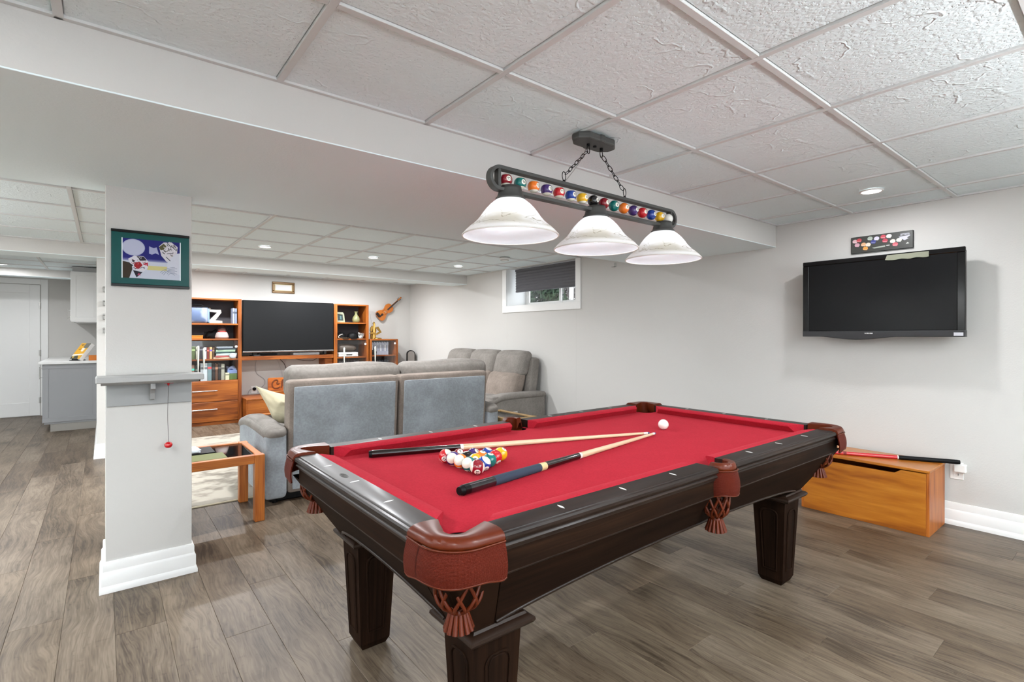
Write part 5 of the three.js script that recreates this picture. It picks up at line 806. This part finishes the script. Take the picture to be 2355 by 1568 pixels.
{ // right cabinets
  const pf = sit('photo_frame', 'small photo in a rounded grey-green frame on the right cabinet top shelf', 'picture', 3.085, 1.492, 8.44, 0.15); const fs = shape([[-0.075, 0], [0.075, 0], [0.07, 0.14], [0.05, 0.17], [-0.065, 0.172], [-0.075, 0.15]]); fs.holes.push(new THREE.Path([[-0.05, 0.03], [0.048, 0.03], [0.044, 0.13], [-0.05, 0.138]].map(p => new THREE.Vector2(...p)))); local(pf, 'frame', extrude(fs, 0.018, 0.003, 2).rotateX(-0.15), paint(146, 150, 128)); local(pf, 'photo', cbox(0.11, 0.12, 0.003, 0.0005).translate(0, 0.082, 0.004).rotateX(-0.15), paint(28, 44, 46)); local(pf, 'figure', cbox(0.03, 0.06, 0.002, 0.0005).translate(0.005, 0.08, 0.007).rotateX(-0.15), paint(86, 120, 120));
  const va = sit('vase', 'slender pale green vase on the right cabinet top shelf', 'vase', 3.36, 1.492, 8.46); local(va, 'body', lathe([[0, 0], [0.045, 0], [0.058, 0.02], [0.064, 0.05], [0.055, 0.09], [0.03, 0.125], [0.02, 0.145], [0.02, 0.165], [0.032, 0.19], [0.028, 0.19], [0.016, 0.165], [0.016, 0.14], [0, 0.12]], 32), paint(126, 126, 86, { roughness: 0.4 }));
  const cap = (x, label, turn) => { const t = sit('baseball_cap', label, 'cap', x, 1.222, 8.47, turn, 'black caps on the right cabinet shelf'); local(t, 'crown', lathe([[0.084, 0], [0.086, 0.03], [0.077, 0.072], [0.05, 0.1], [0, 0.108]], 28), M.black); local(t, 'visor', slab(12, 4, (u, v) => { const a = Math.PI * (0.18 + 0.64 * u); return new THREE.Vector3(Math.cos(a) * 0.083, 0.012 - 0.012 * v, Math.sin(a) * (0.083 + 0.07 * v)); }, (u, v) => { const a = Math.PI * (0.18 + 0.64 * u); return new THREE.Vector3(Math.cos(a) * 0.083, 0.008 - 0.012 * v, Math.sin(a) * (0.083 + 0.07 * v)); }), M.black); local(t, 'button', clean(new THREE.SphereGeometry(0.008, 10, 8).translate(0, 0.109, 0)), M.black); };
  cap(3.1, 'black cap at the left end of the right cabinet middle shelf', 0.5); cap(3.3, 'black cap beside the silver ornament on the right cabinet middle shelf', -0.2);
  const dish = sit('tray', 'shallow pale tray with curled rim before the left black cap', 'tray', 3.12, 1.222, 8.386); local(dish, 'tray', lathe([[0, 0], [0.04, 0], [0.07, 0.012], [0.067, 0.014], [0.04, 0.004], [0, 0.004]], 24).scale(1.3, 1, 0.4), paint(214, 180, 140)); local(dish, 'handle', tube([[-0.08, 0.01], [-0.085, 0.04], [-0.05, 0.065], [-0.02, 0.075]].map(([a, b]) => new THREE.Vector3(a, b, 0)), 0.006, 16, 6), paint(224, 210, 196));
  const sv = sit('silver_ornament', 'crumpled silver ornament at the right end of the cabinet middle shelf', 'ornament', 3.42, 1.222, 8.41); local(sv, 'body', soft(0.1, 0.1, 0.06, 0.02, [0.01, 0.01, 0.01], 10, o => { const k = fbm(o[0] * 4 + 3, o[1] * 4 + 3, 4, 4, 2, 9); return [o[0] * (0.7 + 0.6 * k), o[1] * (0.7 + 0.6 * k), o[2] * (0.6 + 0.9 * k)]; }).translate(0, 0.055, 0), M.chrome); local(sv, 'base', lathe([[0, 0], [0.05, 0], [0.05, 0.01], [0, 0.012]], 20), M.nickel);
  const bg = sit('hat', 'grey-brown felt hat lying on the white console behind glass', 'hat', 3.2, 0.995, 8.5); local(bg, 'crown', soft(0.3, 0.13, 0.2, 0.06, [0.01, 0.015, 0.02], 10, o => [o[0], o[1] * (1 - 0.35 * Math.max(0, o[0] + 0.02) / 0.17), o[2]]).translate(0, 0.07, 0), paint(86, 76, 68)); local(bg, 'brim', lathe([[0.12, 0], [0.17, 0.0], [0.175, 0.006], [0.12, 0.012]], 28).scale(1, 1, 0.62), paint(74, 66, 58));
  const cs = sit('game_console', 'flat white game console behind glass in the right cabinet', 'console', 3.2, 0.92, 8.46); local(cs, 'body', cbox(0.33, 0.034, 0.18, 0.008).translate(0, 0.02, 0), M.white); local(cs, 'lid', cbox(0.33, 0.034, 0.17, 0.008).translate(0, 0.056, 0), M.trim); local(cs, 'slot', cbox(0.1, 0.016, 0.003, 0.001).translate(0.01, 0.032, 0.09), M.black);
  const hs = sit('headphones', 'round black headphones standing beside the console in the low cabinet', 'headphones', 3.66, 0.937, 8.41); local(hs, 'ear_cup', lathe([[0, -0.02], [0.04, -0.02], [0.046, -0.01], [0.046, 0.01], [0.04, 0.02], [0, 0.02]], 24).rotateX(Math.PI / 2).translate(0, 0.047, 0), M.black); local(hs, 'headband', tube([[0, 0.09, 0], [0, 0.13, -0.05], [0, 0.1, -0.12]].map(p => new THREE.Vector3(...p)), 0.007, 14, 6), M.black);
  // rows of disc cases, one thing each
  const row = (x0, x1, y, n, h, label, group, cols) => { const w = (x1 - x0) / n; let first; for (let i = 0; i < n; i++) { const t = sit('disc_case', label, 'disc case', x0 + (i + 0.5) * w, y, 8.5 + (i % 3) * 0.004, 0, group), hh = h * (1 - 0.03 * ((i * 7) % 3)); local(t, 'case', cbox(w * 0.92, hh, 0.14, 0.001).translate(0, hh / 2, 0), cols[(i * 5) % cols.length]); local(t, 'spine_label', cbox(w * 0.7, hh * 0.5, 0.001, 0.0002).translate(0, hh * 0.55, 0.0704), cols[(i * 3 + 1) % cols.length]); } };
  const gr = [[176, 182, 196], [206, 210, 216], [120, 128, 146], [150, 150, 160], [222, 222, 222]].map(c => paint(...c, { roughness: 0.3 })), dk = [[60, 64, 72], [150, 156, 164], [36, 38, 44], [196, 198, 200], [90, 110, 120]].map(c => paint(...c, { roughness: 0.3 }));
  row(3.62, 3.94, 0.937, 20, 0.225, 'slim silver-grey disc case in the upper row of the low cabinet', 'upper row of disc cases', gr);
  row(3.62, 3.94, 0.62, 20, 0.225, 'slim dark disc case in the lower row of the low cabinet', 'lower row of disc cases', dk);
  row(3.05, 3.4, 0.62, 20, 0.235, 'slim dark disc case in the lower row of the tall cabinet', 'disc cases in the tall cabinet', dk);
  // abstract gilt violinist on the low cabinet
  const s = sit('sculpture', 'gilt angular sculpture on the low cabinet below the violin', 'sculpture', 3.68, 1.212, 8.46), br = M.brass; const pl = (n, pts, d, z, r) => local(s, n, extrude(shape(pts), d, 0.002, 1).rotateY(r).translate(0, 0, z), br);
  local(s, 'base', lathe([[0, 0], [0.075, 0], [0.08, 0.008], [0.074, 0.018], [0.06, 0.024], [0, 0.026]], 28).translate(0.06, 0, 0), br);
  pl('gown', [[-0.075, 0.004], [0.045, 0.004], [0.035, 0.1], [0.05, 0.16], [0.01, 0.24], [-0.05, 0.22], [-0.06, 0.13]], 0.022, -0.02, 0.2); pl('gown_fold', [[-0.03, 0.0], [0.01, 0.0], [0.02, 0.26], [-0.012, 0.3]], 0.03, 0.006, -0.3); pl('arm', [[-0.1, 0.1], [-0.085, 0.09], [0.05, 0.07], [0.055, 0.09], [-0.06, 0.13]], 0.016, 0.03, 0.1); pl('arm', [[0.02, 0.2], [0.07, 0.22], [0.13, 0.12], [0.1, 0.1], [0.03, 0.07], [0.06, 0.12], [0.085, 0.13]], 0.016, 0.012, -0.1); pl('instrument', [[-0.07, 0.12], [-0.03, 0.22], [-0.055, 0.23], [-0.09, 0.2], [-0.1, 0.14]], 0.02, 0.02, 0.3);
  local(s, 'head', clean(new THREE.SphereGeometry(0.026, 16, 12).scale(0.8, 1.2, 0.9).translate(0.0, 0.27, 0)), br); local(s, 'bow', rod(new THREE.Vector3(-0.045, 0.2, 0.03), new THREE.Vector3(-0.075, 0.43, 0.02), 0.003, 0.002, 6), M.nickel);
  const sp = sit('speaker', 'tall black loudspeaker with grey mesh grille in the corner by the cabinets', 'speaker', 4.4, 0, 8.48, -0.35); const ss = new THREE.Shape(); ss.moveTo(-0.075, 0.03); ss.lineTo(0.075, 0.03); ss.lineTo(0.075, 0.93); ss.absarc(0, 0.93, 0.075, 0, Math.PI, false); ss.lineTo(-0.075, 0.03); local(sp, 'cabinet', extrude(ss, 0.11, 0.004, 2, 16).translate(0, 0, -0.055), M.black); const gs = new THREE.Shape(); gs.moveTo(-0.062, 0.06); gs.lineTo(0.062, 0.06); gs.lineTo(0.062, 0.93); gs.absarc(0, 0.93, 0.062, 0, Math.PI, false); local(sp, 'grille', extrude(gs, 0.012, 0.003, 2, 16).translate(0, 0, 0.054), paint(128, 122, 116, { roughness: 0.8, bumpMap: again(T.feltB, 8, 8), bumpScale: 0.001 })); local(sp, 'base', cbox(0.2, 0.03, 0.18, 0.006).translate(0, 0.015, 0), M.black);
  // below the television
  const bx1 = sit('set_top_box', 'small black set-top box under the left half of the television', 'box', 1.97, 0.967, 8.5); local(bx1, 'body', cbox(0.26, 0.034, 0.16, 0.004).translate(0, 0.02, 0), paint(40, 42, 48)); local(bx1, 'front', cbox(0.24, 0.018, 0.003, 0.001).translate(0, 0.02, 0.081), M.gloss);
  const bx2 = sit('disc_player', 'flat silver disc player under the right half of the television', 'player', 2.52, 0.967, 8.47); local(bx2, 'body', cbox(0.4, 0.04, 0.2, 0.005).translate(0, 0.022, 0), paint(168, 168, 170)); local(bx2, 'tray', cbox(0.16, 0.012, 0.003, 0.001).translate(-0.05, 0.026, 0.101), M.nickel);
  const bx3 = sit('remote_control', 'small grey remote control at the left foot of the television', 'remote', 1.8, 0.966, 8.42, 0.4); local(bx3, 'body', cbox(0.13, 0.02, 0.045, 0.006).translate(0, 0.0105, 0), paint(120, 120, 122)); local(bx3, 'key_pad', cbox(0.09, 0.002, 0.03, 0.0005).translate(0, 0.0212, 0), M.black);
  const cb = (pts, r, m, label) => single('cable', label, 'cable', tube(pts.map(p => V(...p)), r, 40, 6), m);
  cb([[1.86, 0.912, 8.69], [1.845, 0.78, 8.7], [1.87, 0.68, 8.71], [1.98, 0.58, 8.71], [1.95, 0.48, 8.71], [1.78, 0.44, 8.71], [1.74, 0.366, 8.7]], 0.0035, paint(170, 170, 172), 'thin grey cable curling down the wall below the television shelf');
  cb([[2.16, 0.912, 8.69], [2.2, 0.8, 8.7], [2.24, 0.64, 8.71], [2.24, 0.4, 8.71]], 0.004, paint(196, 196, 196), 'pale cable hanging straight down behind the carved sign'); cb([[2.19, 0.912, 8.69], [2.28, 0.8, 8.7], [2.31, 0.6, 8.71], [2.3, 0.4, 8.71]], 0.004, M.black, 'black cable hanging down behind the carved sign'); cb([[2.43, 0.9, 8.69], [2.55, 0.87, 8.69], [2.7, 0.86, 8.69], [2.8, 0.905, 8.69]], 0.004, M.black, 'black cable drooping in a shallow loop under the television shelf');
  // carved wooden sign on a small box, half hidden by the sofa
  const wb = sit('wooden_box', 'small orange-brown wooden box under the carved sign', 'box', 2.3, 0.364, 8.42); local(wb, 'body', buv(cbox(0.62, 0.05, 0.14, 0.004).translate(0, 0.025, 0), 'x'), M.gold); local(wb, 'lid', buv(cbox(0.63, 0.012, 0.15, 0.004).translate(0, 0.056, 0), 'x'), M.gold);
  const sg = sit('carved_sign', 'rounded wooden sign with burnt script letters starting Ch', 'sign', 2.24, 0.427, 8.43), ssh = new THREE.Shape(); const [a, b, r] = [0.28, 0.2, 0.03]; ssh.moveTo(-a + r, 0); ssh.lineTo(a - r, 0); ssh.quadraticCurveTo(a, 0, a, r); ssh.lineTo(a, b - r); ssh.quadraticCurveTo(a, b, a - r, b); ssh.lineTo(-a + r, b); ssh.quadraticCurveTo(-a, b, -a, b - r); ssh.lineTo(-a, r); ssh.quadraticCurveTo(-a, 0, -a + r, 0);
  const sw = mat({ map: again(T.gold, 2, 2), color: col(240, 214, 180), roughness: 0.7 }); local(sg, 'board', buv(extrude(ssh, 0.028, 0.004, 2).rotateX(-0.06), 'x'), sw);
  const ink = paint(96, 46, 12, { roughness: 0.9 }), L = (n, pts, w = 0.0085) => local(sg, n, tube(pts.map(([x, y]) => new THREE.Vector3(x, y, 0.03)), w, 40, 6).scale(1, 1, 0.35).translate(0, 0, 0.02).rotateX(-0.06), ink);
  L('letter_c', [[-0.12, 0.115], [-0.135, 0.1], [-0.155, 0.115], [-0.14, 0.15], [-0.17, 0.165], [-0.215, 0.13], [-0.22, 0.075], [-0.19, 0.04], [-0.14, 0.042], [-0.11, 0.06]], 0.0105); L('letter_h', [[-0.1, 0.05], [-0.075, 0.1], [-0.06, 0.15], [-0.065, 0.165], [-0.08, 0.14], [-0.085, 0.09], [-0.09, 0.042], [-0.07, 0.08], [-0.055, 0.085], [-0.05, 0.06], [-0.045, 0.045]]); L('letter_e', [[-0.04, 0.06], [-0.02, 0.07], [-0.015, 0.085], [-0.028, 0.09], [-0.036, 0.07], [-0.028, 0.046], [-0.005, 0.05]]);
}
// ================================================================ KITCHEN
{
  const grey = paint(146, 147, 149, { roughness: 0.45 }), wht = paint(232, 232, 230, { roughness: 0.45 }), q0 = 9.1, q1 = 11.02;
  const b = thing('base_cabinet', 'grey kitchen base cabinet with a shaker end panel', 'cabinet', [-0.34, 0, 10.06]);
  part(b, 'carcass', bx(-0.61, -0.056, 0.1, 0.895, q0 + 0.012, q1, 0.002), grey); part(b, 'toe_kick', bx(-0.55, -0.056, 0, 0.1, q0 + 0.02, q1, 0.002), paint(150, 146, 140));
  const sh = (t, n, x0, x1, y0, y1, q, m, w) => part(t, n, [bx(x0, x1, y0, y1, q + 0.006, q + 0.012, 0.001), bx(x0, x1, y0, y0 + w, q, q + 0.01, 0.002), bx(x0, x1, y1 - w, y1, q, q + 0.01, 0.002), bx(x0, x0 + w, y0 + w, y1 - w, q, q + 0.01, 0.002), bx(x1 - w, x1, y0 + w, y1 - w, q, q + 0.01, 0.002)], m);
  sh(b, 'end_panel', -0.627, -0.056, 0.125, 0.895, q0, grey, 0.06);
  const door = (t, x, y0, y1, a, c, m, hx, hy0, hy1) => { const d = part(t, 'door', [bx(x - 0.018, x - 0.004, y0, y1, a, c, 0.002), bx(x - 0.02, x - 0.006, y0, y0 + 0.06, a, c, 0.002), bx(x - 0.02, x - 0.006, y1 - 0.06, y1, a, c, 0.002)], m); part(d, 'handle', [bx(x - 0.052, x - 0.044, hy0, hy1, hx - 0.005, hx + 0.005, 0.002), bx(x - 0.046, x - 0.018, hy0 + 0.015, hy0 + 0.023, hx - 0.004, hx + 0.004, 0.001), bx(x - 0.046, x - 0.018, hy1 - 0.023, hy1 - 0.015, hx - 0.004, hx + 0.004, 0.001)], M.nickel); };
  for (let k = 0; k < 3; k++) door(b, -0.61, 0.12, 0.885, q0 + 0.02 + k * 0.63, q0 + 0.64 + k * 0.63, grey, q0 + 0.08 + k * 0.63, 0.7, 0.86);
  const w = single('countertop', 'white stone countertop on the grey kitchen base cabinet', 'countertop', bx(-0.665, -0.056, 0.896, 0.93, q0 - 0.03, QK - 0.002, 0.004), paint(226, 226, 224, { roughness: 0.25 }));
  const u = thing('upper_cabinet', 'white wall cabinet hanging above the kitchen counter', 'cabinet', [-0.2, 1.46, 10.0]), u0 = 9.15;
  part(u, 'carcass', bx(-0.33, -0.056, 1.475, 2.15, u0 + 0.012, q1, 0.002), wht); sh(u, 'end_panel', -0.345, -0.056, 1.475, 2.15, u0, wht, 0.055); part(u, 'filler_board', bx(-0.33, -0.056, 2.15, CEIL, u0 + 0.02, q1, 0.002), paint(176, 176, 176)); part(u, 'light_rail', bx(-0.34, -0.056, 1.462, 1.475, u0, u0 + 0.02, 0.002), wht);
  for (let k = 0; k < 3; k++) door(u, -0.33, 1.48, 2.14, u0 + 0.02 + k * 0.62, u0 + 0.63 + k * 0.62, wht, u0 + 0.08 + k * 0.62, 1.5, 1.64);
  const p = thing('picture_block', 'yellow and black picture leaning back on a small stand on the counter', 'picture', [-0.28, 0.93, 9.36], undefined, -1.0);
  const pr = canvasTex(256, 256, (c, W, H) => { c.fillStyle = '#d9a125'; c.fillRect(0, 0, W, H); const P = (p, f) => { c.fillStyle = f; c.beginPath(); p.forEach(([x, y], i) => i ? c.lineTo(x * W, y * H) : c.moveTo(x * W, y * H)); c.fill(); }; P([[0.5, 0], [1, 0], [1, 0.3], [0.7, 0.36], [0.45, 0.2]], '#6a685e'); P([[0.45, 0.3], [0.8, 0.34], [0.7, 0.55], [0.5, 0.5]], '#e8dfd0'); P([[0.05, 0.1], [0.4, 0.05], [0.3, 0.2]], '#8a6420'); P([[0, 0.72], [1, 0.66], [1, 0.74], [0, 0.84]], '#ece4d4'); P([[0, 0.84], [0.6, 0.78], [0.8, 1], [0, 1]], '#4a4838'); P([[0.08, 0.86], [0.3, 0.84], [0.24, 0.95]], '#f0c84a'); P([[0.1, 0.4], [0.4, 0.34], [0.35, 0.44]], '#94691c'); });
  const lean = g => g.rotateX(-0.62).translate(0, 0.02, 0.04); local(p, 'block', lean(cbox(0.2, 0.27, 0.05, 0.004).translate(0, 0.135, -0.026)), M.white); local(p, 'print', lean(clean(new THREE.PlaneGeometry(0.196, 0.266).translate(0, 0.135, 0.0006))), mat({ map: pr, roughness: 0.4 })); local(p, 'stand', [tube([[-0.06, 0.004, 0.06], [0, 0.004, 0.07], [0.06, 0.004, 0.06], [0.06, 0.004, -0.06], [-0.06, 0.004, -0.06]].map(a => new THREE.Vector3(...a)), 0.004, 40, 6, true), cbox(0.12, 0.012, 0.02, 0.003).translate(0, 0.014, 0.03)], M.black);
  const ob = thing('box', 'small orange open box on the kitchen counter beside the picture', 'box', [-0.105, 0.93, 9.3]); part(ob, 'wall', [bx(-0.16, -0.06, 0.93, 1.0, 9.25, 9.258, 0.002), bx(-0.16, -0.06, 0.93, 1.0, 9.352, 9.36, 0.002), bx(-0.16, -0.152, 0.93, 1.0, 9.258, 9.352, 0.002), bx(-0.068, -0.06, 0.93, 1.0, 9.258, 9.352, 0.002)], paint(196, 110, 26)); part(ob, 'bottom', bx(-0.152, -0.068, 0.931, 0.938, 9.258, 9.352, 0.001), paint(170, 92, 20));
}
scene.traverse(o => { if (o.isMesh) o.castShadow = o.receiveShadow = true; if (o.isLight && o.shadow) o.castShadow = true; });
renderer.render(scene, camera);
